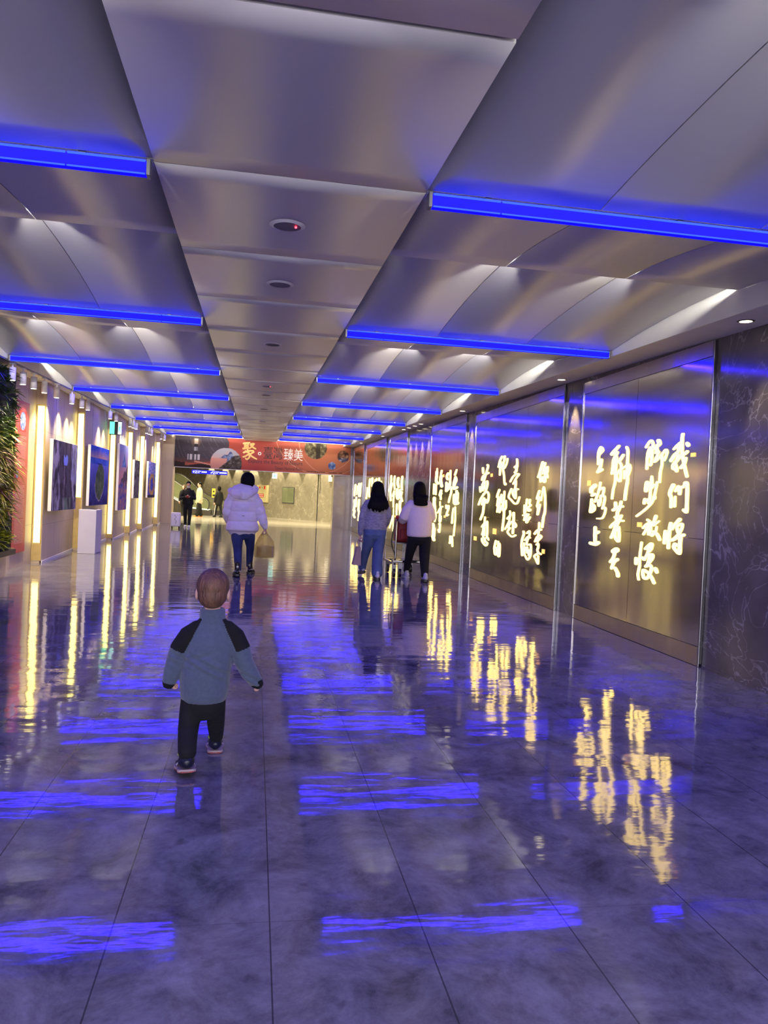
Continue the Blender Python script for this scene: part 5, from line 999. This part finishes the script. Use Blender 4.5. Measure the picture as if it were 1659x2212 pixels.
# yellow carrier bag and the carton inside it
M_BAG = mat('yellow_film_bag', (232, 204, 80), .4, nscale=8, namp=.08, alpha=.48, bump=.6, bscale=18); M_CART = mat('brown_carton', (178, 148, 104), .8, nscale=8, namp=.05); M_REDC = mat('red_food_pack', (140, 24, 34), .5, nscale=30, namp=.5)
bx, by = AX+.345, AY+.01
t = thing('carrier_bag', (bx, by, .285), 'yellow plastic carrier bag held beside the jeans of the puffer jacket wearer', 'bag')
b = BM(); loft(b, [(.0, 0, .0, .142, .085), (0, 0, .03, .155, .095), (0, 0, .17, .152, .092), (.0, 0, .235, .135, .078), (-.01, 0, .30, .092, .05), (-.015, 0, .36, .052, .03)], 24, False)
fb = [e for e in b.edges if e.is_boundary and all(v.co.z < .01 for v in e.verts)]; bmesh.ops.contextual_create(b, geom=fb)
for v in b.verts: v.co += Vector((1, .6, 0))*.006*fbm(v.co.x*22, v.co.z*16, 3)
new('bag_body', b, M_BAG, t, True)
for s in (-1, 1):
    b = BM(); P = smooth_path([(-.06, s*.02, .33), (-.03, s*.014, .39), (-.005, s*.008, .412), (.02, s*.014, .385), (.035, s*.02, .33)], 5); tube(b, P, .010, 8); new('bag_handle', b, M_BAG, t, True)
b = BM(); box(b, bx-.045, bx+.135, by-.065, by+.06, .296, .296+.165, bev=.004); o = new('carton', b, M_CART); tag(o, 'light brown carton inside the yellow carrier bag', 'carton')
b = BM(); box(b, bx-.118, bx-.052, by-.06, by+.05, .300, .300+.15, bev=.012); o = new('food_pack', b, M_REDC); tag(o, 'dark red packet inside the left side of the yellow carrier bag', 'packet')

# ---------------------------------------------------------------- long-haired woman on the left of the pair
WX, WY = 1.87, 11.80
bm = BM(); at = head_bm(bm, (.02, .04, 1.405), .95)
loft(bm, [(.01, 0, 1.20, .055, .05), (.015, .02, 1.30, .046, .05), (.02, .03, 1.36, .05, .055)])
loft(bm, [(0, 0, .72, .13, .08), (0, 0, .80, .135, .09), (0, 0, 1.0, .13, .09), (0, 0, 1.14, .15, .09), (.01, 0, 1.22, .09, .06)])
loft(bm, [(-.14, 0, 1.18, .042, .042), (-.21, -.01, .95, .036, .036), (-.222, .02, .70, .027, .027), (-.224, .02, .672, .025, .02)])
loft(bm, [(.15, 0, 1.18, .042, .042), (.195, 0, .99, .036, .036), (.185, .12, .84, .027, .027), (.175, .17, .80, .025, .02)])
loft(bm, [(-.085, 0, .68, .055, .060), (-.10, .09, .45, .044, .048), (-.125, .26, .17, .035, .038), (-.125, .28, .07, .033, .045)])
loft(bm, [(.080, 0, .68, .055, .060), (.06, .02, .43, .044, .048), (.05, -.10, .13, .035, .038), (.05, -.11, .06, .033, .045)])
def wh(b): hand(b, (-.224, .02, .672), (-.08, .1, -1), (1, .2, 0), .88, 1.3, 1); hand(b, (.175, .17, .80), (-.2, .7, -.5), (-.9, 0, 0), .88, .8, -1)
wl = fig((WX, WY, 0), 0, bm, SKIN, 'woman with long black hair in grey knit sweater and blue jeans, seen from behind', .009, 3, wh); eyes(at, .95, wl)
def long_hair(par, at, zend, w0, w1, n, seed, m):
    rnd = random.Random(seed); b = BM(); c = at(0, -.016, .034); ball(b, c, .093, .108, .096)
    top = at(0, -.03, .03)
    yb = -.128; zs = 1.20
    loft(b, [(top.x, top.y, top.z, .096, .098), (top.x, top.y-.012, top.z-.12, w0*.5, .075), (top.x, top.y-.06, top.z-.19, w0*.5, .06), (top.x, yb, min(zs, (top.z+zend)/2-.03), (w0+w1)*.25, .035), (top.x, yb-.008, zend+.085, w1*.40, .026)], 24)
    for i in range(n):
        u = -1+2*i/(n-1); x = top.x+u*w1*.47; ze = zend+.06*abs(u)**1.5+rnd.uniform(0, .03); yo = yb-.012+.03*u*u
        zm = max(zs-.02, (top.z-.1+ze)/2)
        loft(b, [(top.x+u*w0*.36, top.y-.055, top.z-.12, .026, .018), (x*.5+(top.x+u*w0*.42)*.5, yo, zm, .024, .018), (x+rnd.uniform(-.008, .008), yo-.004, ze+.045, .016, .012), (x+rnd.uniform(-.012, .012), yo, ze, .004, .004)], 10)
    b = weld(b, .007, 2)
    for v in b.verts:
        fr = at(0, .062, 0).y
        if v.co.y > fr: v.co.y = fr+(v.co.y-fr)*.2
    return new('hair', b, m, par, True)
long_hair(wl, at, 1.02, .235, .33, 15, 4, M_HAIRB)
M_KNIT = mat('grey_lilac_knit', (150, 147, 160), .9, nscale=34, namp=.38, bump=.8, bscale=42, stretch=(.6, 1, 2.4))
b = BM(); loft(b, [(0, 0, .775, .180, .125), (0, 0, .79, .186, .13), (0, 0, .88, .182, .125), (0, 0, 1.0, .172, .115), (0, 0, 1.12, .178, .11), (0, 0, 1.19, .165, .095), (.005, 0, 1.235, .11, .075), (.01, 0, 1.265, .07, .062)], 30)
loft(b, [(-.12, 0, 1.19, .062, .06), (-.185, 0, 1.08, .060, .058), (-.212, -.01, .95, .055, .054), (-.222, .0, .82, .050, .050), (-.224, .02, .70, .040, .040), (-.224, .02, .69, .038, .038)], 18)
loft(b, [(.13, 0, 1.19, .062, .06), (.18, 0, 1.08, .060, .058), (.20, .005, .98, .056, .055), (.19, .08, .88, .050, .05), (.178, .155, .815, .038, .038)], 18)
b = weld(b, .008, 3); new('knit_sweater', b, M_KNIT, wl, True)
M_JEANL = mat('light_blue_denim', (84, 102, 142), .85, nscale=7, namp=.2, bump=.15, bscale=70)
trousers(wl, [(0, 0, .84, .168, .115), (0, 0, .76, .182, .125), (0, 0, .69, .178, .12)],
         [(-.085, 0, .72, .096, .115), (-.09, .05, .58, .090, .10), (-.105, .11, .45, .074, .08), (-.125, .19, .30, .066, .07), (-.135, .26, .17, .064, .068), (-.135, .27, .14, .064, .068)],
         [(.085, 0, .72, .095, .115), (.075, .01, .58, .092, .10), (.06, .0, .40, .086, .088), (.052, -.05, .25, .086, .086), (.048, -.10, .10, .088, .088), (.048, -.10, .085, .088, .088)], M_JEANL)
shoe(wl, -.125, .20, .02, .25, .095, M_WSOL, M_BLSH, .05, .20, .3); shoe(wl, .045, -.20, 0, .25, .095, M_WSOL, M_BLSH, -.05, .0, .3)
pbx, pby = WX-.245, WY+.03
t = thing('paper_bag', (pbx-.02, pby, .21), 'brown paper carrier bag hanging from the left hand of the long-haired woman', 'bag')
M_PAPER = mat('kraft_paper', (176, 150, 138), .8, nscale=6, namp=.06, bump=.2, bscale=10)
b = BM(); prism(b, [(-.065, -.10, 0), (.058, -.10, 0), (.058, .10, 0), (-.065, .10, 0)], (.0, 0, .28)); bmesh.ops.delete(b, geom=[f for f in b.faces if f.normal.z > .9], context='FACES')
for v in b.verts:
    if v.co.z > .2: v.co.x = v.co.x*.45+.02
new('bag_body', b, M_PAPER, t)
for s in (-1, 1):
    b = BM(); tube(b, smooth_path([(.02+s*.015, -.06, .27), (.02+s*.012, -.03, .36), (.015, 0, .395), (.02+s*.012, .03, .36), (.02+s*.015, .06, .27)], 5), .004, 6); new('bag_handle', b, M_PAPER, t, True)

# ---------------------------------------------------------------- woman in the cream top pushing the trolley
VX, VY = 2.575, 11.72
bm = BM(); at = head_bm(bm, (-.035, .04, 1.432), .95)
loft(bm, [(-.03, 0, 1.22, .055, .05), (-.03, .02, 1.32, .046, .05), (-.035, .03, 1.38, .05, .055)])
loft(bm, [(0, 0, .70, .13, .08), (0, 0, .80, .135, .09), (0, 0, 1.0, .14, .09), (-.02, 0, 1.16, .15, .09), (-.03, 0, 1.24, .09, .06)])
loft(bm, [(-.16, 0, 1.20, .042, .042), (-.27, .03, 1.0, .036, .036), (-.25, .26, .95, .027, .027), (-.245, .30, .95, .025, .02)])
loft(bm, [(.11, 0, 1.20, .042, .042), (.17, .03, 1.0, .036, .036), (.10, .26, .95, .027, .027), (.09, .30, .95, .025, .02)])
loft(bm, [(-.085, 0, .64, .055, .060), (-.11, .12, .42, .044, .048), (-.115, .33, .14, .035, .038), (-.115, .34, .07, .033, .045)])
loft(bm, [(.080, 0, .64, .055, .060), (.075, .0, .42, .044, .048), (.06, -.20, .13, .035, .038), (.06, -.21, .07, .033, .045)])
def vh(b): hand(b, (-.245, .30, .95), (.1, .8, -.2), (0, -.2, -1), .88, 1.4, 1); hand(b, (.09, .30, .95), (-.1, .8, -.2), (0, -.2, -1), .88, 1.4, -1)
wr_ = fig((VX, VY, 0), 0, bm, SKIN, 'woman in a loose cream top and black trousers pushing a trolley, seen from behind', .009, 3, vh); eyes(at, .95, wr_)
long_hair(wr_, at, 1.215, .215, .24, 11, 9, M_HAIRB)
M_CREAMT = mat('cream_fleece_top', (226, 208, 206), .9, nscale=9, namp=.04, bump=.3, bscale=30)
b = BM(); loft(b, [(-.012, 0, .70, .188, .135), (-.012, 0, .715, .198, .14), (-.012, 0, .85, .200, .14), (-.015, 0, 1.0, .196, .13), (-.02, 0, 1.14, .185, .115), (-.025, 0, 1.21, .165, .10), (-.03, 0, 1.255, .11, .078), (-.03, 0, 1.285, .068, .062)], 30)
loft(b, [(-.15, 0, 1.21, .068, .065), (-.225, .01, 1.10, .078, .075), (-.262, .03, .99, .080, .08), (-.258, .12, .945, .072, .072), (-.248, .24, .945, .048, .048)], 18)
loft(b, [(.10, 0, 1.21, .068, .065), (.155, .01, 1.10, .070, .075), (.178, .03, 1.0, .072, .08), (.15, .12, .945, .066, .07), (.105, .24, .945, .046, .046)], 18)
b = weld(b, .008, 3); new('loose_top', b, M_CREAMT, wr_, True)
M_BLKT = mat('black_trousers_cloth', (7, 7, 9), .9, nscale=12, namp=.25, bump=.2, bscale=30)
trousers(wr_, [(-.01, 0, .80, .17, .12), (-.01, 0, .70, .185, .13), (-.01, 0, .64, .18, .125)],
         [(-.095, 0, .68, .096, .115), (-.108, .06, .55, .085, .095), (-.122, .14, .41, .070, .076), (-.122, .24, .27, .060, .066), (-.118, .33, .15, .052, .056), (-.118, .335, .115, .054, .058)],
         [(.085, 0, .68, .098, .115), (.088, .0, .55, .092, .10), (.082, -.02, .41, .086, .09), (.072, -.11, .25, .070, .074), (.062, -.19, .13, .058, .06), (.062, -.195, .10, .06, .062)], M_BLKT, 'trousers')
shoe(wr_, -.115, .26, .0, .25, .095, M_WSOL, M_WSOL, .10, 0, .25); shoe(wr_, .06, -.31, .0, .25, .095, M_WSOL, M_BLSH, -.06, .05, .25)

# luggage trolley in front of her, with the red suitcase on it
TX, TY = 2.50, 12.06
t = thing('luggage_trolley', (TX, TY, 0), 'chrome airport luggage trolley pushed by the woman in the cream top', 'trolley')
b = BM()
for s in (-1, 1): tube(b, smooth_path([(s*.24, .0, .27), (s*.24, .0, .6), (s*.235, .01, .90), (s*.21, -.02, .955), (s*.15, -.02, .96)], 5), .016, 10)
tube(b, [(-.15, -.02, .96), (.15, -.02, .96)], .016, 10)
new('upright_frame', b, M_CHROME, t, True)
b = BM(); tube(b, [(-.26, -.02, .97), (-.10, -.02, .965)], .026, 12); new('handle_grip', b, M_REDS, t, True)
b = BM(); tube(b, [(.02, -.02, .965), (.18, -.02, .965)], .026, 12); new('handle_grip', b, M_REDS, t, True)
b = BM(); tube(b, smooth_path([(-.30, -.01, .50), (-.31, -.01, .62), (-.27, -.01, .88)], 5), .010, 8); tube(b, smooth_path([(-.30, -.01, .50), (-.26, -.01, .40), (-.24, 0, .34)], 5), .010, 8); new('side_rail', b, M_BLACK, t, True)
b = BM(); box(b, -.29, .29, -.02, .06, .245, .285, bev=.01); box(b, -.27, -.22, .0, .95, .20, .24, bev=.008); box(b, .22, .27, .0, .95, .20, .24, bev=.008); box(b, -.27, .27, .90, .95, .20, .24, bev=.008); box(b, -.03, .03, .0, .95, .20, .235)
new('base_frame', b, M_CHROME, t)
b = BM(); box(b, -.22, .22, .05, .40, .545, .562); tube(b, [(-.235, .01, .55), (-.22, .40, .55), (.22, .40, .55), (.235, .01, .55)], .01, 8); new('upper_tray', b, M_GREY, t)
for x, y in ((-.25, .02), (.25, .02), (-.20, .88), (.20, .88), (-.15, .04)):
    b = BM(); cyl(b, (x-.018, y, .075), .072, .036, 20, 'X'); w = new('wheel', b, M_BLACK, t)
    b = BM(); box(b, x-.03, x+.03, y-.02, y+.02, .10, .24); new('fork', b, M_GREY, w)
t = thing('red_suitcase', (TX-.02, TY+.24, .565), 'dark red bag riding on the luggage trolley', 'suitcase')
M_REDBAG = mat('dark_red_cloth', (128, 22, 36), .6, nscale=10, namp=.15)
b = BM(); box(b, -.20, .20, -.16, .14, 0, .38, bev=.05); new('case_body', b, M_REDBAG, t, True)
b = BM(); box(b, -.14, .14, -.178, -.155, .05, .22, bev=.015); new('front_pocket', b, M_REDBAG, t)
b = BM(); tube(b, smooth_path([(-.07, 0, .375), (-.06, 0, .42), (.06, 0, .42), (.07, 0, .375)], 4), .012, 8); new('top_handle', b, M_BLACK, t, True)

# ---------------------------------------------------------------- travellers at the far mouth
def simple_person(loc, rz, H, label, hair, top, topm, legm, shoem, stride=.25, hair_m=None, arms=None, flare=1.0, skin=None, hem=.50, vox=.011, shoe_sole=None, build=1.0, nod=0):
    """clothed adult facing +y; arms = (left elbow, wrist, right elbow, wrist) as fractions of H"""
    k = H/1.65; bm = BM(); at = head_bm(bm, (0, .02*k, .925*H), k*.95, 0, nod); q = lambda x, y, z, a, c=None: (x*H, y*H, z*H, a*H, (c or a)*H)
    A = arms or (((-.135, 0, .62), (-.14, .03, .47)), ((.135, 0, .62), (.14, .03, .47)))
    loft(bm, [q(0, 0, .79, .033), q(0, .008, .85, .030), q(0, .012, .88, .032)])
    loft(bm, [q(0, 0, .48, .09, .06), q(0, 0, .62, .08, .055), q(0, 0, .74, .10, .055), q(0, 0, .80, .06, .04)])
    for s, (e, w) in zip((-1, 1), A): loft(bm, [q(s*.10, 0, .785, .026), q(*e, .022), q(*w, .016)])
    ys = stride/2/H
    for s, f in ((-1, 1), (1, -1)): loft(bm, [q(s*.045, 0, .49, .048, .052), q(s*.045, f*ys*.45, .27, .032), q(s*.042, f*ys, .06, .022)])
    def hh(b):
        for s, (e, w) in zip((-1, 1), A):
            d = Vector(w)-Vector(e); hand(b, Vector(w)*H, d, (-s, .25, 0) if abs(d.z) > abs(d.y) else (0, 0, 1), .95*k, .9, -s if abs(d.z) > abs(d.y) else s)
    o = fig(loc, rz, bm, skin or SKIN, label, vox, 3, hh); eyes(at, k*.95, o)
    b = BM(); ball(b, at(0, -.020, .040), .086*k, .098*k, .084*k)
    if hair == 'bob': loft(b, [tuple(at(0, -.03, .02))+(.098*k, .095*k), tuple(at(0, -.03, -.07))+(.098*k, .085*k), tuple(at(0, -.03, -.125))+(.075*k, .06*k)], 18)
    b = weld(b, .010, 2)
    fr = at(0, .05, 0).y
    for v in b.verts:
        if v.co.y > fr and v.co.z < at(0, 0, .055).z: v.co.y = fr+(v.co.y-fr)*.15
    new('hair', b, hair_m or M_HAIRB, o, True)
    g = 1.0*build; b = BM()
    loft(b, [q(0, 0, hem, .112*g, .082*g), q(0, 0, hem+.012, .116*g, .084*g), q(0, 0, .62, .106*g, .076*g), q(0, 0, .72, .112*g, .072*g), q(0, 0, .785, .10*g, .058*g), q(0, 0, .815, .062, .046), q(0, .004, .835, .045, .042)], 24)
    for s, (e, w) in zip((-1, 1), A):
        ww = Vector(e).lerp(Vector(w), .92); loft(b, [q(s*.085, 0, .785, .040), q((s*.10+e[0])/2, e[1]/2, (.785+e[2])/2, .038*g), q(*e, .036*g), q(*ww, .026*g)], 16)
    b = weld(b, .010, 3); new(top, b, topm, o, True)
    trousers(o, [q(0, 0, .56, .10, .07), q(0, 0, .50, .108, .074), q(0, 0, .46, .104, .07)],
             [q(-.05, 0, .48, .056, .068), q(-.052, ys*.45, .29, .043*flare), q(-.046, ys*.8, .12, .036*flare**1.6), q(-.045, ys, .052, .035*flare**1.6)],
             [q(.05, 0, .48, .056, .068), q(.052, -ys*.45, .29, .043*flare), q(.046, -ys*.8, .12, .036*flare**1.6), q(.045, -ys, .052, .035*flare**1.6)], legm, 'trousers', .010)
    shoe(o, -.045*H, ys*H-.08*k, 0, .26*k, .095*k, shoem, shoe_sole or shoem); shoe(o, .045*H, -ys*H-.08*k, 0, .26*k, .095*k, shoem, shoe_sole or shoem)
    return o, at, k
M_BLKC = mat('black_coat_cloth', (6, 6, 8), .85, nscale=10, namp=.2, bump=.15, bscale=30); M_SHIRT = mat('pale_shirt_cotton', (178, 172, 146), .85, nscale=9, namp=.04, bump=.3, bscale=20)
M_BROWNH = mat('brown_hair', (58, 34, 22), .6, nscale=30, namp=.25); M_TAN = mat('tan_shoe', (196, 130, 66), .6, nscale=14, namp=.1)
arms_phone = (((-.145, .03, .63), (-.045, .15, .655)), ((.150, .03, .62), (.035, .15, .655)))
man, at, k = simple_person((-2.24, 26.72, 0), math.pi, 1.56, 'man in black with a face mask looking down at his phone', 'short', 'jacket', M_BLKC, M_BLKC, M_WSOL, .30, arms=arms_phone, nod=-.30, build=1.08)
b = BM(); ball(b, at(0, .062, -.066), .050*k, .042*k, .040*k); new('face_mask', b, mat('pale_face_mask', (196, 200, 220), .8, nscale=20, namp=.04), man, True)
t = thing('mobile_phone', (-2.245, 26.72-.285, 1.03), 'red-cased phone in the hands of the man in black', 'phone')
b = BM(); box(b, -.04, .04, -.075, .075, -.006, .006, bev=.004); new('phone_case', b, M_REDS, t)
b = BM(); box(b, -.035, .035, -.068, .068, .0065, .008); new('screen', b, emat('phone_screen', (.5, .6, .9), .6), t)
t.rotation_euler = (math.radians(-25), 0, 0)
bh, at, k = simple_person((-3.42, 38.2, 0), math.radians(150), 1.52, 'traveller in dark clothes half hidden behind the man with the phone', 'bob', 'coat', M_BLKC, M_BLKC, M_BLSH, .18, M_BROWNH, hem=.44)
sh, at, k = simple_person((-2.62, 37.5, 0), math.radians(115), 1.68, 'person in a loose pale shirt and wide black trousers near the escalator', 'short', 'loose_shirt', M_SHIRT, M_BLKT, M_TAN, .26, flare=1.35, hem=.41, build=1.12)
b = BM()
for s in (-1, 1):
    tube(b, [tuple(at(s*.034+.021*math.cos(a), .088, -.002+.016*math.sin(a))) for a in [2*math.pi*i/14 for i in range(14)]], .0025, 6, True); tube(b, [tuple(at(s*.056, .084, 0)), tuple(at(s*.082, .0, 0))], .0025, 6)
new('glasses', b, M_BLACK, sh)
bp, at, k = simple_person((-1.74, 38.15, 0), math.radians(40), 1.53, 'person in a black coat with white-striped black trousers walking left of the puffer jacket', 'bob', 'coat', M_BLKC, M_BLKC, M_BLSH, .34, hem=.42, build=1.1)
b = BM(); H = 1.53
loft(b, [(-.100*H, .01, .44*H, .012, .022), (-.098*H, .08, .27*H, .012, .022), (-.086*H, .15, .07*H, .010, .02)], 10); new('white_stripe', b, M_WHITE, bp, True)

# white cabin suitcase beside the man in black
t = thing('white_suitcase', (-2.49, 25.42, 0), 'white wheeled cabin suitcase beside the man in black', 'suitcase', None, .0)
M_WCASE = mat('white_shell', (222, 216, 228), .4, nscale=6, namp=.03)
b = BM(); box(b, -.15, .15, -.11, .11, .07, .52, bev=.03); new('shell', b, M_WCASE, t, True)
b = BM()
for x in (-.10, -.05, .05, .10): box(b, x-.008, x+.008, -.116, -.106, .11, .48, bev=.003)
new('ribs', b, M_WCASE, t)
b = BM(); tube(b, smooth_path([(-.03, -.117, .44), (.02, -.118, .36), (-.03, -.118, .30), (.03, -.118, .24), (0, -.117, .16)], 5), .006, 6); new('printed_scrawl', b, M_GREY, t)
b = BM(); tube(b, [(-.06, .06, .5), (-.06, .06, .86), (.06, .06, .86), (.06, .06, .5)], .008, 8); new('pull_handle', b, M_GREY, t)
for x in (-.11, .11):
    for y in (-.075, .075):
        b = BM(); cyl(b, (x-.012, y, .034), .033, .024, 16, 'X'); w = new('wheel', b, M_BLACK, t)
        b = BM(); box(b, x-.018, x+.018, y-.014, y+.014, .04, .075); new('wheel_fork', b, M_BLACK, w)
